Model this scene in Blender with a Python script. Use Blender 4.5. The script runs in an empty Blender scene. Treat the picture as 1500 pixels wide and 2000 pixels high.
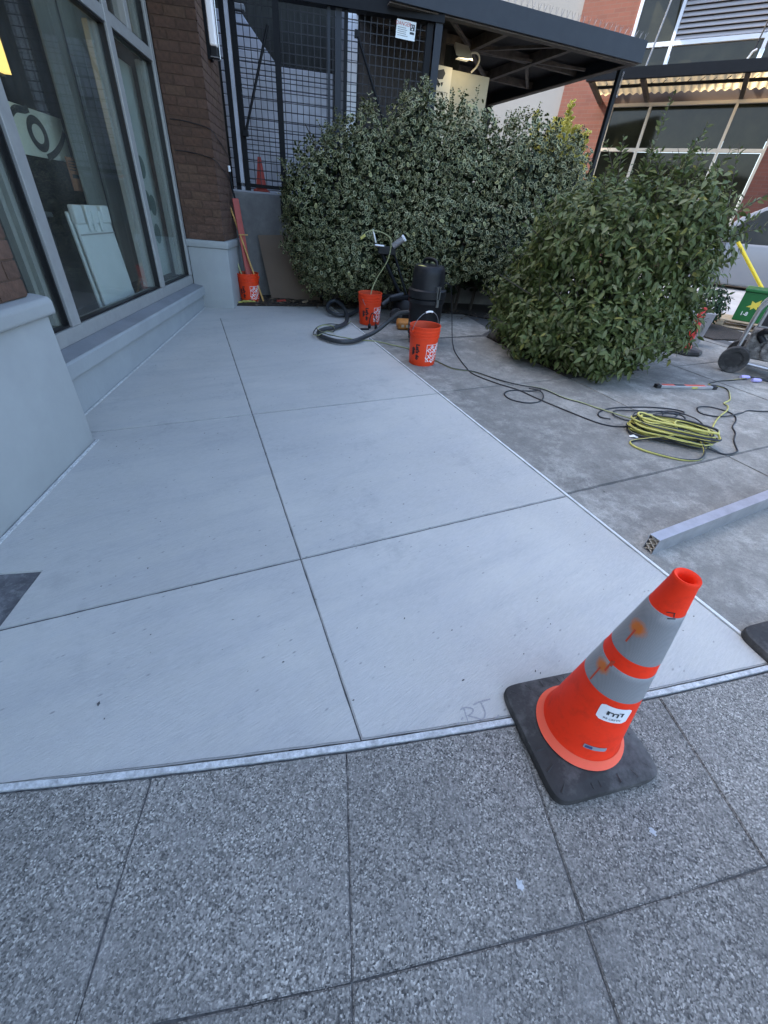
import bpy, bmesh, math, random
import numpy as np
from mathutils import Vector, Matrix, noise
random.seed(7); RNG = np.random.default_rng(11)
D = bpy.data; SC = bpy.context.scene; COL = SC.collection
PI = math.pi; R = math.radians

# ------------------------------------------------------------------ camera
GX, GY = 0.030475, 0.021804            # the plaza slopes gently up towards the far right
CAMH = 1.33
cam = D.cameras.new('camera'); camo = D.objects.new('camera', cam); COL.objects.link(camo)
SC.camera = camo
cam.sensor_fit = 'HORIZONTAL'; cam.sensor_width = 36.0
cam.lens = 796.84 / 1500 * 36.0
cam.clip_start = 0.05; cam.clip_end = 500
def cam_matrix():
    pitch, roll, yaw = 0.622889049, -0.0948704349, -0.437933084
    cp, sp, cr, sr = math.cos(pitch), math.sin(pitch), math.cos(roll), math.sin(roll)
    fwd = Vector((0, cp, -sp)); right = Vector((1, 0, 0)); down = Vector((0, -sp, -cp))
    r = cr*right + sr*down; d = -sr*right + cr*down
    Z = Matrix(((math.cos(yaw), -math.sin(yaw), 0), (math.sin(yaw), math.cos(yaw), 0), (0, 0, 1)))
    r, d, fwd = Z @ r, Z @ d, Z @ fwd
    M = Matrix((r, -d, -fwd)).transposed().to_4x4(); M.translation = (0, 0, CAMH); return M
camo.matrix_world = cam_matrix()

# ------------------------------------------------------------------ light
SUN_DIR = Vector((-0.72, 0.69, 0.90)).normalized()
world = D.worlds.new('World'); SC.world = world; world.use_nodes = True
wn = world.node_tree.nodes; wl = world.node_tree.links
bg = wn['Background']; sky = wn.new('ShaderNodeTexSky'); sky.sky_type = 'NISHITA'; sky.sun_disc = False
sky.sun_elevation = math.asin(SUN_DIR.z); sky.sun_rotation = math.atan2(SUN_DIR.x, SUN_DIR.y)
sky.air_density = 1.0; sky.dust_density = 3.2; sky.ozone_density = 1.0
wl.new(sky.outputs['Color'], bg.inputs['Color']); bg.inputs['Strength'].default_value = 0.15
sun = D.lights.new('sun', 'SUN'); suno = D.objects.new('sun', sun); COL.objects.link(suno)
sun.energy = 4.0; sun.angle = R(0.5); sun.color = (1.0, 0.90, 0.74)
suno.rotation_euler = SUN_DIR.to_track_quat('Z', 'Y').to_euler()
SC.view_settings.view_transform = 'Standard'; SC.view_settings.look = 'None'
SC.view_settings.gamma = 1.0; SC.view_settings.use_curve_mapping = False
SC.view_settings.exposure = 2.48
SC.render.engine = 'CYCLES'
SC.cycles.max_bounces = 8; SC.cycles.transparent_max_bounces = 16
SC.cycles.use_denoising = True

# ------------------------------------------------------------------ materials
def mat(name, col, rough=0.6, metal=0.0, var=0.0, vscale=8.0, bump=0.0, bscale=60.0, spec=0.5, dirt=None, dscale=3.0, damt=0.5, emit=None, estr=0.0, stretch=None):
    m = D.materials.new(name); m.use_nodes = True
    n = m.node_tree.nodes; l = m.node_tree.links; b = n['Principled BSDF']
    b.inputs['Roughness'].default_value = rough; b.inputs['Metallic'].default_value = metal
    b.inputs['Specular IOR Level'].default_value = spec
    c = (*col, 1)
    b.inputs['Base Color'].default_value = c
    tc = n.new('ShaderNodeTexCoord')
    vec = tc.outputs['Object']
    if stretch:
        mp = n.new('ShaderNodeMapping'); mp.inputs['Scale'].default_value = stretch; l.new(vec, mp.inputs['Vector']); vec = mp.outputs['Vector']
    out = None
    if var:
        t = n.new('ShaderNodeTexNoise'); t.inputs['Scale'].default_value = vscale; t.inputs['Detail'].default_value = 5; t.inputs['Roughness'].default_value = 0.65
        l.new(vec, t.inputs['Vector'])
        r = n.new('ShaderNodeMapRange'); r.inputs['From Min'].default_value = 0.3; r.inputs['From Max'].default_value = 0.7
        r.inputs['To Min'].default_value = 1 - var; r.inputs['To Max'].default_value = 1 + var; l.new(t.outputs['Fac'], r.inputs['Value'])
        h = n.new('ShaderNodeVectorMath'); h.operation = 'SCALE'; h.inputs[0].default_value = col; l.new(r.outputs['Result'], h.inputs['Scale'])
        out = h.outputs['Vector']; l.new(out, b.inputs['Base Color'])
    if dirt:
        t = n.new('ShaderNodeTexNoise'); t.inputs['Scale'].default_value = dscale; t.inputs['Detail'].default_value = 8; t.inputs['Roughness'].default_value = 0.7
        l.new(vec, t.inputs['Vector'])
        r = n.new('ShaderNodeMapRange'); r.inputs['From Min'].default_value = 0.48; r.inputs['From Max'].default_value = 0.75; r.inputs['To Max'].default_value = damt
        l.new(t.outputs['Fac'], r.inputs['Value'])
        x = n.new('ShaderNodeMix'); x.data_type = 'RGBA'; x.inputs[6].default_value = c; x.inputs[7].default_value = (*dirt, 1)
        if out: l.new(out, x.inputs[6])
        l.new(r.outputs['Result'], x.inputs[0]); l.new(x.outputs[2], b.inputs['Base Color'])
    if bump:
        t = n.new('ShaderNodeTexNoise'); t.inputs['Scale'].default_value = bscale; t.inputs['Detail'].default_value = 4; l.new(vec, t.inputs['Vector'])
        bm_ = n.new('ShaderNodeBump'); bm_.inputs['Strength'].default_value = bump; bm_.inputs['Distance'].default_value = 0.01
        l.new(t.outputs['Fac'], bm_.inputs['Height']); l.new(bm_.outputs['Normal'], b.inputs['Normal'])
    if emit:
        b.inputs['Emission Color'].default_value = (*emit, 1); b.inputs['Emission Strength'].default_value = estr
    return m

class NT:
    """small node helper"""
    def __init__(s, name):
        s.m = D.materials.new(name); s.m.use_nodes = True; s.n = s.m.node_tree.nodes; s.l = s.m.node_tree.links; s.b = s.n['Principled BSDF']
    def add(s, t, **kw):
        x = s.n.new(t)
        for k, v in kw.items():
            if k in x.inputs: x.inputs[k].default_value = v
            else: setattr(x, k, v)
        return x
    def geo(s): return s.add('ShaderNodeNewGeometry').outputs['Position']
    def mapping(s, vec, scale=(1,1,1), rot=(0,0,0)):
        m = s.add('ShaderNodeMapping'); m.inputs['Scale'].default_value = scale; m.inputs['Rotation'].default_value = rot; s.l.new(vec, m.inputs['Vector']); return m.outputs['Vector']
    def noise(s, vec, scale, detail=4, rough=0.6):
        t = s.add('ShaderNodeTexNoise', Scale=scale, Detail=detail, Roughness=rough); s.l.new(vec, t.inputs['Vector']); return t.outputs['Fac']
    def vor(s, vec, scale, feature='F1', rand=1.0):
        t = s.add('ShaderNodeTexVoronoi', Scale=scale, Randomness=rand); t.feature = feature; s.l.new(vec, t.inputs['Vector']); return t
    def rng(s, v, a, b, c, d):
        t = s.add('ShaderNodeMapRange'); t.inputs['From Min'].default_value = a; t.inputs['From Max'].default_value = b; t.inputs['To Min'].default_value = c; t.inputs['To Max'].default_value = d
        s.l.new(v, t.inputs['Value']); return t.outputs['Result']
    def ramp(s, v, stops, interp='LINEAR'):
        t = s.add('ShaderNodeValToRGB'); t.color_ramp.interpolation = interp
        e = t.color_ramp.elements
        while len(e) < len(stops): e.new(0.5)
        for i, (p, c) in enumerate(stops): e[i].position = p; e[i].color = (*c, 1)
        s.l.new(v, t.inputs['Fac']); return t.outputs['Color']
    def mix(s, f, a, b, blend='MIX'):
        t = s.add('ShaderNodeMix', data_type='RGBA', blend_type=blend)
        for k, v in ((0, f), (6, a), (7, b)):
            if isinstance(v, (int, float)): t.inputs[k].default_value = v
            elif isinstance(v, tuple): t.inputs[k].default_value = (*v, 1)
            else: s.l.new(v, t.inputs[k])
        return t.outputs[2]
    def math(s, op, a, b=0.0):
        t = s.add('ShaderNodeMath', operation=op)
        for i, v in enumerate((a, b)):
            if isinstance(v, (int, float)): t.inputs[i].default_value = v
            else: s.l.new(v, t.inputs[i])
        return t.outputs[0]
    def bump(s, h, strength, dist=0.005, normal=None):
        t = s.add('ShaderNodeBump', Strength=strength, Distance=dist); s.l.new(h, t.inputs['Height'])
        if normal: s.l.new(normal, t.inputs['Normal'])
        return t.outputs['Normal']
    def base(s, c): s.l.new(c, s.b.inputs['Base Color'])
    def normal(s, nn): s.l.new(nn, s.b.inputs['Normal'])
    def rough(s, v):
        if isinstance(v, (int, float)): s.b.inputs['Roughness'].default_value = v
        else: s.l.new(v, s.b.inputs['Roughness'])

def m_slab():
    t = NT('fresh_concrete'); g = t.geo()
    big = t.noise(g, 0.8, 6, 0.62); mid = t.noise(g, 4.5, 7, 0.7); fine = t.noise(g, 210, 3, 0.7)
    rot = t.mapping(g, (1, 1, 1), (0, 0, R(-18)))
    streak = t.noise(t.mapping(rot, (26, 240, 26)), 1.0, 4, 0.7); broad = t.noise(t.mapping(rot, (2.2, 22, 2)), 1.0, 5, 0.6)
    trowel = t.noise(t.mapping(t.mapping(g, (1, 1, 1), (0, 0, R(-8))), (0.8, 6, 1)), 1.0, 6, 0.65)
    v = t.vor(t.mapping(rot, (26, 60, 60)), 1.0)
    wn_ = t.add('ShaderNodeTexWhiteNoise'); t.l.new(v.outputs['Color'], wn_.inputs['Vector'])
    speck = t.math('MULTIPLY', t.rng(v.outputs['Distance'], 0.08, 0.26, 1, 0), t.rng(wn_.outputs['Value'], 0.93, 0.94, 0, 1))
    c = t.mix(t.rng(big, 0.35, 0.65, 0, 1), (0.372, 0.366, 0.338), (0.492, 0.480, 0.430))
    c = t.mix(t.rng(mid, 0.4, 0.7, 0, 0.45), c, (0.385, 0.385, 0.385))
    c = t.mix(t.rng(trowel, 0.48, 0.66, 0, 0.6), c, (0.345, 0.345, 0.335))
    c = t.mix(t.rng(broad, 0.5, 0.75, 0, 0.35), c, (0.40, 0.40, 0.40))
    c = t.mix(t.rng(streak, 0.35, 0.7, 0.0, 0.5), c, (0.545, 0.535, 0.50))
    c = t.mix(t.rng(fine, 0.56, 0.72, 0, 0.35), c, (0.30, 0.30, 0.30))
    c = t.mix(t.math('MULTIPLY', speck, 0.65), c, (0.17, 0.17, 0.17))
    sm = t.noise(g, 2.3, 8, 0.78); c = t.mix(t.rng(sm, 0.55, 0.66, 0, 0.38), c, (0.285, 0.283, 0.27))
    oi = t.add('ShaderNodeObjectInfo'); sc = t.add('ShaderNodeVectorMath', operation='SCALE'); t.l.new(c, sc.inputs[0]); t.l.new(t.rng(oi.outputs['Random'], 0, 1, 0.92, 1.04), sc.inputs['Scale']); c = sc.outputs['Vector']
    t.base(c); t.rough(0.8); t.b.inputs['Specular IOR Level'].default_value = 0.35
    t.normal(t.bump(fine, 0.35, 0.002, t.bump(streak, 0.7, 0.003))); return t.m
def m_old():
    t = NT('old_concrete'); g = t.geo()
    big = t.noise(g, 1.3, 6, 0.65); mid = t.noise(g, 6, 9, 0.8); fine = t.noise(g, 150, 4, 0.75); st = t.noise(t.mapping(g, (1, 1, 1), (0, 0, 1)), 2.6, 10, 0.8)
    dk = t.noise(t.mapping(g, (1, 1, 1), (0, 0, 2)), 1.9, 10, 0.8); grain = t.noise(g, 45, 6, 0.8)
    c = t.mix(t.rng(big, 0.3, 0.7, 0, 1), (0.150, 0.146, 0.138), (0.215, 0.21, 0.198))
    c = t.mix(t.rng(mid, 0.46, 0.66, 0, 0.75), c, (0.31, 0.304, 0.288))
    c = t.mix(t.rng(st, 0.51, 0.61, 0, 0.75), c, (0.36, 0.352, 0.332))
    c = t.mix(t.rng(dk, 0.52, 0.62, 0, 0.6), c, (0.115, 0.112, 0.107))
    c = t.mix(t.rng(grain, 0.48, 0.66, 0, 0.4), c, (0.10, 0.098, 0.094))
    c = t.mix(t.rng(fine, 0.5, 0.66, 0, 0.55), c, (0.08, 0.079, 0.077))
    oi = t.add('ShaderNodeObjectInfo'); sc = t.add('ShaderNodeVectorMath', operation='SCALE'); t.l.new(c, sc.inputs[0]); t.l.new(t.rng(oi.outputs['Random'], 0, 1, 1.02, 1.24), sc.inputs['Scale'])
    t.base(t.mix(1.0, sc.outputs['Vector'], (1.0, 0.98, 0.92), 'MULTIPLY')); t.rough(0.88); t.normal(t.bump(fine, 0.5, 0.003, t.bump(grain, 0.3, 0.004))); return t.m
def m_aggregate():
    t = NT('exposed_aggregate'); g = t.geo()
    obj = t.add('ShaderNodeObjectInfo'); w = t.noise(g, 60, 2, 0.5)
    v = t.vor(g, 265); v2 = t.vor(g, 180)
    cell = t.add('ShaderNodeSeparateColor'); t.l.new(v.outputs['Color'], cell.inputs['Color'])
    cell2 = t.add('ShaderNodeSeparateColor'); t.l.new(v2.outputs['Color'], cell2.inputs['Color'])
    c = t.ramp(cell.outputs['Red'], [(0.0, (0.022, 0.022, 0.022)), (0.17, (0.05, 0.05, 0.048)), (0.30, (0.135, 0.132, 0.123)), (0.75, (0.25, 0.245, 0.228)), (1.0, (0.60, 0.59, 0.55))])
    c2 = t.ramp(cell2.outputs['Green'], [(0.0, (0.03, 0.03, 0.03)), (0.14, (0.07, 0.07, 0.068)), (0.3, (0.15, 0.147, 0.138)), (1.0, (0.40, 0.392, 0.365))])
    c = t.mix(t.rng(w, 0.45, 0.58, 0.15, 0.6), c, c2)
    big = t.noise(g, 2.6, 7, 0.72); c = t.mix(t.rng(big, 0.40, 0.64, 0, 0.55), c, (0.105, 0.103, 0.098))
    lt = t.noise(g, 5.1, 8, 0.75); c = t.mix(t.rng(lt, 0.52, 0.72, 0, 0.55), c, (0.33, 0.327, 0.315))
    tone = t.rng(obj.outputs['Random'], 0, 1, 0.90, 1.22); sc = t.add('ShaderNodeVectorMath', operation='SCALE'); t.l.new(c, sc.inputs[0]); t.l.new(tone, sc.inputs['Scale'])
    t.base(t.mix(1.0, sc.outputs['Vector'], (0.92, 0.89, 0.845), 'MULTIPLY')); t.rough(0.75); t.normal(t.bump(v.outputs['Distance'], 0.55, 0.003)); return t.m
def m_brickwall(name, c1, c2, mortar, sx=1.0):
    t = NT(name); tc = t.add('ShaderNodeTexCoord'); sep = t.add('ShaderNodeSeparateXYZ'); t.l.new(tc.outputs['Object'], sep.inputs[0])
    cb = t.add('ShaderNodeCombineXYZ'); t.l.new(sep.outputs['X'], cb.inputs['X']); t.l.new(sep.outputs['Z'], cb.inputs['Y'])
    b = t.add('ShaderNodeTexBrick'); t.l.new(cb.outputs[0], b.inputs['Vector'])
    for k, v in (('Color1', (*c1, 1)), ('Color2', (*c2, 1)), ('Mortar', (*mortar, 1)), ('Scale', 1.0), ('Mortar Size', 0.006), ('Brick Width', 0.3), ('Row Height', 0.085)): b.inputs[k].default_value = v
    g = t.geo(); nz = t.noise(g, 1.5, 6, 0.7); c = t.mix(t.rng(nz, 0.4, 0.75, 0, 0.45), b.outputs['Color'], tuple(x*0.55 for x in c1))
    t.base(c); t.rough(0.85); t.normal(t.bump(b.outputs['Fac'], -0.6, 0.006)); return t.m
def m_glass(name, tint=(0.90, 0.92, 0.90), fac=0.12, ior=1.5):
    m = D.materials.new(name); m.use_nodes = True; n = m.node_tree.nodes; l = m.node_tree.links; n.clear()
    o = n.new('ShaderNodeOutputMaterial'); tr = n.new('ShaderNodeBsdfTransparent'); tr.inputs[0].default_value = (*tint, 1)
    gl = n.new('ShaderNodeBsdfGlossy'); gl.inputs['Roughness'].default_value = 0.02; gl.inputs[0].default_value = (0.9, 0.95, 1, 1)
    ge = n.new('ShaderNodeNewGeometry'); dt = n.new('ShaderNodeVectorMath'); dt.operation = 'DOT_PRODUCT'; l.new(ge.outputs['Incoming'], dt.inputs[0]); l.new(ge.outputs['Normal'], dt.inputs[1])
    ab = n.new('ShaderNodeMath'); ab.operation = 'ABSOLUTE'; l.new(dt.outputs['Value'], ab.inputs[0]); om = n.new('ShaderNodeMath'); om.operation = 'SUBTRACT'; om.inputs[0].default_value = 1.0; l.new(ab.outputs[0], om.inputs[1])
    pw = n.new('ShaderNodeMath'); pw.operation = 'POWER'; pw.inputs[1].default_value = 5.0; l.new(om.outputs[0], pw.inputs[0]); fr = n.new('ShaderNodeMath'); fr.operation = 'MULTIPLY_ADD'; fr.inputs[1].default_value = 0.6; fr.inputs[2].default_value = 0.035; l.new(pw.outputs[0], fr.inputs[0])
    mx = n.new('ShaderNodeMixShader'); l.new(fr.outputs[0], mx.inputs[0]); l.new(tr.outputs[0], mx.inputs[1]); l.new(gl.outputs[0], mx.inputs[2])
    df = n.new('ShaderNodeBsdfDiffuse'); df.inputs[0].default_value = (0.42, 0.42, 0.38, 1); tx = n.new('ShaderNodeTexNoise'); tx.inputs['Scale'].default_value = 3.0; tx.inputs['Detail'].default_value = 6; gp_ = n.new('ShaderNodeNewGeometry'); l.new(gp_.outputs['Position'], tx.inputs['Vector'])  # grey-green diffuse veil stands in for hazy reflections on the panes
    mr = n.new('ShaderNodeMapRange'); mr.inputs['From Min'].default_value = 0.3; mr.inputs['From Max'].default_value = 0.75; mr.inputs['To Min'].default_value = 0.018; mr.inputs['To Max'].default_value = 0.06; l.new(tx.outputs['Fac'], mr.inputs['Value'])
    m2 = n.new('ShaderNodeMixShader'); l.new(mr.outputs['Result'], m2.inputs[0]); l.new(mx.outputs[0], m2.inputs[1]); l.new(df.outputs[0], m2.inputs[2]); l.new(m2.outputs[0], o.inputs[0]); return m
def m_translucent(name, col):
    m = D.materials.new(name); m.use_nodes = True; n = m.node_tree.nodes; l = m.node_tree.links; n.clear()
    o = n.new('ShaderNodeOutputMaterial'); a = n.new('ShaderNodeBsdfTranslucent'); a.inputs[0].default_value = (*col, 1); b = n.new('ShaderNodeBsdfDiffuse'); b.inputs[0].default_value = (*col, 1)
    mx = n.new('ShaderNodeMixShader'); mx.inputs[0].default_value = 0.45; l.new(a.outputs[0], mx.inputs[1]); l.new(b.outputs[0], mx.inputs[2]); l.new(mx.outputs[0], o.inputs[0]); return m
def m_leaf(name, stops, edge=None, rough=0.45, trans=0.25):
    """leaf colour runs by a per-leaf value (red of the attribute 'tone'); the pale margin is where its green is 1"""
    t = NT(name); a = t.add('ShaderNodeAttribute', attribute_name='tone'); s = t.add('ShaderNodeSeparateColor'); t.l.new(a.outputs['Color'], s.inputs['Color'])
    c = t.ramp(s.outputs['Red'], stops)
    if edge: c = t.mix(s.outputs['Green'], c, t.ramp(s.outputs['Red'], edge))
    t.base(c); t.rough(rough); t.b.inputs['Specular IOR Level'].default_value = 0.3
    tl = t.add('ShaderNodeBsdfTranslucent'); t.l.new(c, tl.inputs['Color'])
    mx = t.add('ShaderNodeMixShader'); mx.inputs[0].default_value = trans
    o = [x for x in t.n if x.type == 'OUTPUT_MATERIAL'][0]
    t.l.new(t.b.outputs[0], mx.inputs[1]); t.l.new(tl.outputs[0], mx.inputs[2]); t.l.new(mx.outputs[0], o.inputs[0]); return t.m

M = {}
M['slab'] = m_slab(); M['old'] = m_old(); M['agg'] = m_aggregate()
M['joint'] = mat('joint_dirt', (0.075, 0.075, 0.073), 0.95, var=0.4, vscale=40)
M['walkjoint'] = mat('sidewalk_joint_dirt', (0.10, 0.10, 0.096), 0.95, var=0.5, vscale=60)
M['earth'] = mat('ground_base', (0.11, 0.11, 0.11), 0.95, var=0.3, vscale=2)
M['street'] = mat('street_concrete', (0.42, 0.40, 0.37), 0.9, var=0.15, vscale=1.5)
M['soil'] = mat('bed_soil', (0.035, 0.028, 0.022), 1.0, var=0.5, vscale=30, bump=0.8, bscale=60)
M['strip'] = mat('expansion_strip', (0.52, 0.53, 0.52), 0.6, var=0.3, vscale=70, dirt=(0.18, 0.18, 0.175), dscale=22, damt=0.8, bump=0.4, bscale=150)
M['strip_clean'] = mat('pale_joint_strip', (0.64, 0.65, 0.63), 0.6, var=0.12, vscale=12, dirt=(0.30, 0.30, 0.29), dscale=9, damt=0.6)
M['strip_dark'] = mat('strip_shadow_gap', (0.05, 0.05, 0.05), 0.9)
M['mat_dark'] = mat('old_dark_paving', (0.085, 0.085, 0.09), 0.9, var=0.35, vscale=14, dirt=(0.28, 0.28, 0.28), dscale=30, damt=0.6, bump=0.4, bscale=120)
M['plaster'] = mat('painted_plaster', (0.32, 0.335, 0.33), 0.7, var=0.07, vscale=2.5, bump=0.10, bscale=35, dirt=(0.25, 0.265, 0.265), dscale=1.6, damt=0.35)
M['bench'] = mat('bench_paint', (0.285, 0.305, 0.31), 0.7, var=0.08, vscale=2.5, bump=0.12, bscale=40, dirt=(0.24, 0.26, 0.27), dscale=2.2, damt=0.4)
M['mortar'] = mat('brick_mortar', (0.088, 0.054, 0.038), 0.95, var=0.2, vscale=30)
BR = [mat('brick_red', (0.090, 0.048, 0.031), 0.9, var=0.3, vscale=25, bump=0.4, bscale=90),
      mat('brick_brown', (0.080, 0.044, 0.029), 0.9, var=0.3, vscale=25, bump=0.4, bscale=90),
      mat('brick_pink', (0.100, 0.055, 0.037), 0.9, var=0.25, vscale=25, bump=0.4, bscale=90),
      mat('brick_tan', (0.104, 0.059, 0.037), 0.9, var=0.25, vscale=25, bump=0.4, bscale=90)]
M['alu'] = mat('window_aluminium', (0.34, 0.345, 0.335), 0.45, 0.3, var=0.08, vscale=12)
M['alu_in'] = mat('window_inner_frame', (0.33, 0.34, 0.32), 0.5, 0.2)
M['gasket'] = mat('black_gasket', (0.006, 0.006, 0.007), 0.5)
M['glass'] = m_glass('shop_glass')
M['caulk'] = mat('white_caulk', (0.62, 0.63, 0.63), 0.6, dirt=(0.15, 0.15, 0.15), dscale=14, damt=0.9)
M['dark_in'] = mat('dark_interior', (0.018, 0.017, 0.018), 0.9, var=0.3, vscale=3)
M['ceiling'] = mat('soffit_paint', (0.05, 0.05, 0.05), 0.9)
M['panel_grey'] = mat('grey_green_panel', (0.27, 0.29, 0.265), 0.55, var=0.12, vscale=2, stretch=(6, 6, 0.6))
M['whiteboard'] = mat('white_plastic_sign', (0.66, 0.71, 0.71), 0.4, var=0.04, vscale=6)
M['poster'] = mat('pale_green_poster', (0.62, 0.66, 0.56), 0.6)
M['ink'] = mat('dark_ink', (0.025, 0.03, 0.035), 0.6)
M['black_print'] = mat('black_print', (0.010, 0.010, 0.012), 0.6)
M['teal'] = mat('teal_print', (0.035, 0.09, 0.085), 0.6)
M['banner'] = mat('pale_banner', (0.36, 0.42, 0.40), 0.6)
M['orangepaper'] = mat('orange_notice_paper', (0.30, 0.13, 0.06), 0.7, var=0.15, vscale=9)
M['lamp_yellow'] = mat('lit_yellow_panel', (0.8, 0.6, 0.15), 0.6, emit=(1.0, 0.68, 0.2), estr=0.32)
M['white'] = mat('white_paint', (0.75, 0.76, 0.77), 0.45, var=0.03)
M['diffuser'] = mat('lamp_diffuser', (0.70, 0.71, 0.73), 0.4, emit=(0.85, 0.9, 1.0), estr=0.03)
M['chrome'] = mat('steel', (0.5, 0.5, 0.5), 0.3, 0.9)
M['navy'] = mat('dark_blue_grey_steel', (0.022, 0.027, 0.035), 0.5, 0.0, spec=0.3, var=0.1, vscale=5, dirt=(0.035, 0.04, 0.046), dscale=6, damt=0.4)
M['blackpaint'] = mat('black_painted_steel', (0.006, 0.007, 0.009), 0.55, spec=0.2, var=0.2, vscale=8)
M['wire'] = mat('black_wire', (0.006, 0.007, 0.012), 0.5)
M['curb'] = mat('stained_concrete_wall', (0.17, 0.17, 0.165), 0.9, var=0.18, vscale=6, bump=0.3, bscale=60, dirt=(0.08, 0.08, 0.08), dscale=2.5, damt=0.6)
M['ribbed'] = mat('pale_ribbed_metal', (0.40, 0.42, 0.47), 0.5, 0.1, var=0.25, vscale=2.2)
M['ribbed_white'] = mat('white_ribbed_door', (0.85, 0.86, 0.88), 0.5)
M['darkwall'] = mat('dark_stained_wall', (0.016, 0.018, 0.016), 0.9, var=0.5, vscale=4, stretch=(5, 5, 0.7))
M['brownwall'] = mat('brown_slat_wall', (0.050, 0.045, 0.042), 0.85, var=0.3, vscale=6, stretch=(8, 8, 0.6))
M['ext'] = mat('blocker_render', (0.32, 0.31, 0.30), 0.9, var=0.1)
M['beige'] = mat('beige_panel', (0.42, 0.37, 0.25), 0.6, var=0.06, vscale=3, dirt=(0.25, 0.22, 0.15), dscale=2, damt=0.4)
M['cream_sign'] = mat('cream_sign', (0.62, 0.55, 0.40), 0.5)
M['palewall'] = mat('pale_wall', (0.20, 0.205, 0.21), 0.8, var=0.05, vscale=1)
M['spike'] = mat('spike_steel', (0.3, 0.3, 0.3), 0.4, 0.7)
M['deck'] = mat('dark_roof_deck', (0.016, 0.013, 0.011), 0.8, var=0.5, vscale=4)
M['rust'] = mat('rusty_beam', (0.085, 0.068, 0.055), 0.8, var=0.4, vscale=8)
M['farbrick'] = m_brickwall('far_red_brick', (0.185, 0.062, 0.042), (0.145, 0.050, 0.036), (0.15, 0.085, 0.068))
M['cream'] = mat('warm_lit_cream', (0.58, 0.50, 0.40), 0.5)  # on the window frames, warm light under the awning is in this colour
M['palealu'] = mat('sky_shade_frame', (0.55, 0.60, 0.68), 0.4)  # upper frames: bluish sky shade put into the paint colour
M['darkglass'] = mat('dark_window_glass', (0.020, 0.020, 0.012), 0.05, spec=0.3, var=0.5, vscale=1.5)
M['louvre'] = mat('louvre_metal', (0.42, 0.42, 0.45), 0.45, 0.2)
M['corr'] = m_translucent('corrugated_cream_sheet', (0.50, 0.40, 0.24))
M['header'] = mat('brown_header', (0.06, 0.042, 0.034), 0.9)
M['orange'] = mat('cone_orange', (0.93, 0.040, 0.010), 0.6, spec=0.2, var=0.04, vscale=9, dirt=(0.50, 0.028, 0.012), dscale=24, damt=0.45)
M['orange_pale'] = mat('cone_worn_flare', (0.90, 0.13, 0.07), 0.6, spec=0.25, var=0.05)
M['bucket'] = mat('bucket_orange', (0.78, 0.055, 0.012), 0.5, spec=0.3, var=0.08, vscale=5, dirt=(0.55, 0.045, 0.012), dscale=6, damt=0.4)
M['bucket_in'] = mat('bucket_orange_inside', (0.55, 0.065, 0.02), 0.6, var=0.15, vscale=9)
M['rubber'] = mat('black_rubber', (0.036, 0.035, 0.034), 0.7, spec=0.3, var=0.35, vscale=10, dirt=(0.15, 0.145, 0.14), dscale=7, damt=0.9, bump=0.2, bscale=60)
M['blackplastic'] = mat('black_plastic', (0.007, 0.0075, 0.009), 0.5, spec=0.35, var=0.3, vscale=14, dirt=(0.03, 0.03, 0.031), dscale=8, damt=0.6)
M['hose'] = mat('dark_grey_hose', (0.025, 0.028, 0.031), 0.5, var=0.15, vscale=20, dirt=(0.07, 0.07, 0.07), dscale=12, damt=0.5)
M['yellowcord'] = mat('yellow_cord', (0.50, 0.46, 0.12), 0.5, var=0.15, vscale=20)
M['greencord'] = mat('dull_yellow_cord', (0.30, 0.31, 0.15), 0.6, var=0.2, vscale=20)
M['blackcord'] = mat('black_cord', (0.014, 0.015, 0.018), 0.5, var=0.3, vscale=12)
M['lilac'] = mat('lilac_plug', (0.42, 0.38, 0.72), 0.4)
M['galv'] = mat('brushed_aluminium', (0.46, 0.47, 0.49), 0.38, 0.75, var=0.12, vscale=9, dirt=(0.30, 0.30, 0.31), dscale=14, damt=0.6)
M['redtool'] = mat('red_paint', (0.36, 0.045, 0.03), 0.5, var=0.2, vscale=9, dirt=(0.2, 0.04, 0.03), dscale=9, damt=0.6)
M['yellowwood'] = mat('yellow_wood', (0.55, 0.33, 0.10), 0.6, var=0.2, vscale=12)
M['board'] = mat('brown_hardboard', (0.13, 0.092, 0.062), 0.75, var=0.12, vscale=3, dirt=(0.09, 0.07, 0.055), dscale=3, damt=0.5)
M['green'] = mat('green_plastic', (0.008, 0.105, 0.024), 0.45, var=0.12, vscale=5)
M['emblem'] = mat('yellow_print', (0.62, 0.50, 0.06), 0.5)
M['whiteprint'] = mat('white_print', (0.78, 0.78, 0.78), 0.5)
M['redprint'] = mat('red_print', (0.55, 0.08, 0.06), 0.5)
M['greyprint'] = mat('grey_print', (0.35, 0.36, 0.36), 0.6)
M['wood'] = mat('pallet_wood', (0.42, 0.33, 0.22), 0.8, var=0.25, vscale=8, stretch=(1, 8, 8))
M['carpaint'] = mat('white_car_paint', (0.21, 0.215, 0.225), 0.3, var=0.01, spec=0.6)
M['engine'] = mat('dirty_engine_metal', (0.12, 0.117, 0.112), 0.6, 0.2, var=0.6, vscale=16, dirt=(0.48, 0.47, 0.45), dscale=14, damt=1.0)
M['yellowpaint'] = mat('yellow_paint', (0.75, 0.55, 0.03), 0.45)
M['bark'] = mat('twig_bark', (0.055, 0.045, 0.035), 0.9, var=0.3, vscale=30)
M['deadleaf'] = mat('dead_leaf', (0.10, 0.075, 0.05), 0.9, var=0.5, vscale=40)
M['paper'] = mat('white_paper', (0.78, 0.8, 0.8), 0.7)
M['splat'] = mat('dried_paint', (0.42, 0.44, 0.45), 0.8, var=0.2, vscale=120)
M['speck'] = mat('dark_grit', (0.06, 0.06, 0.06), 0.9)
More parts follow.
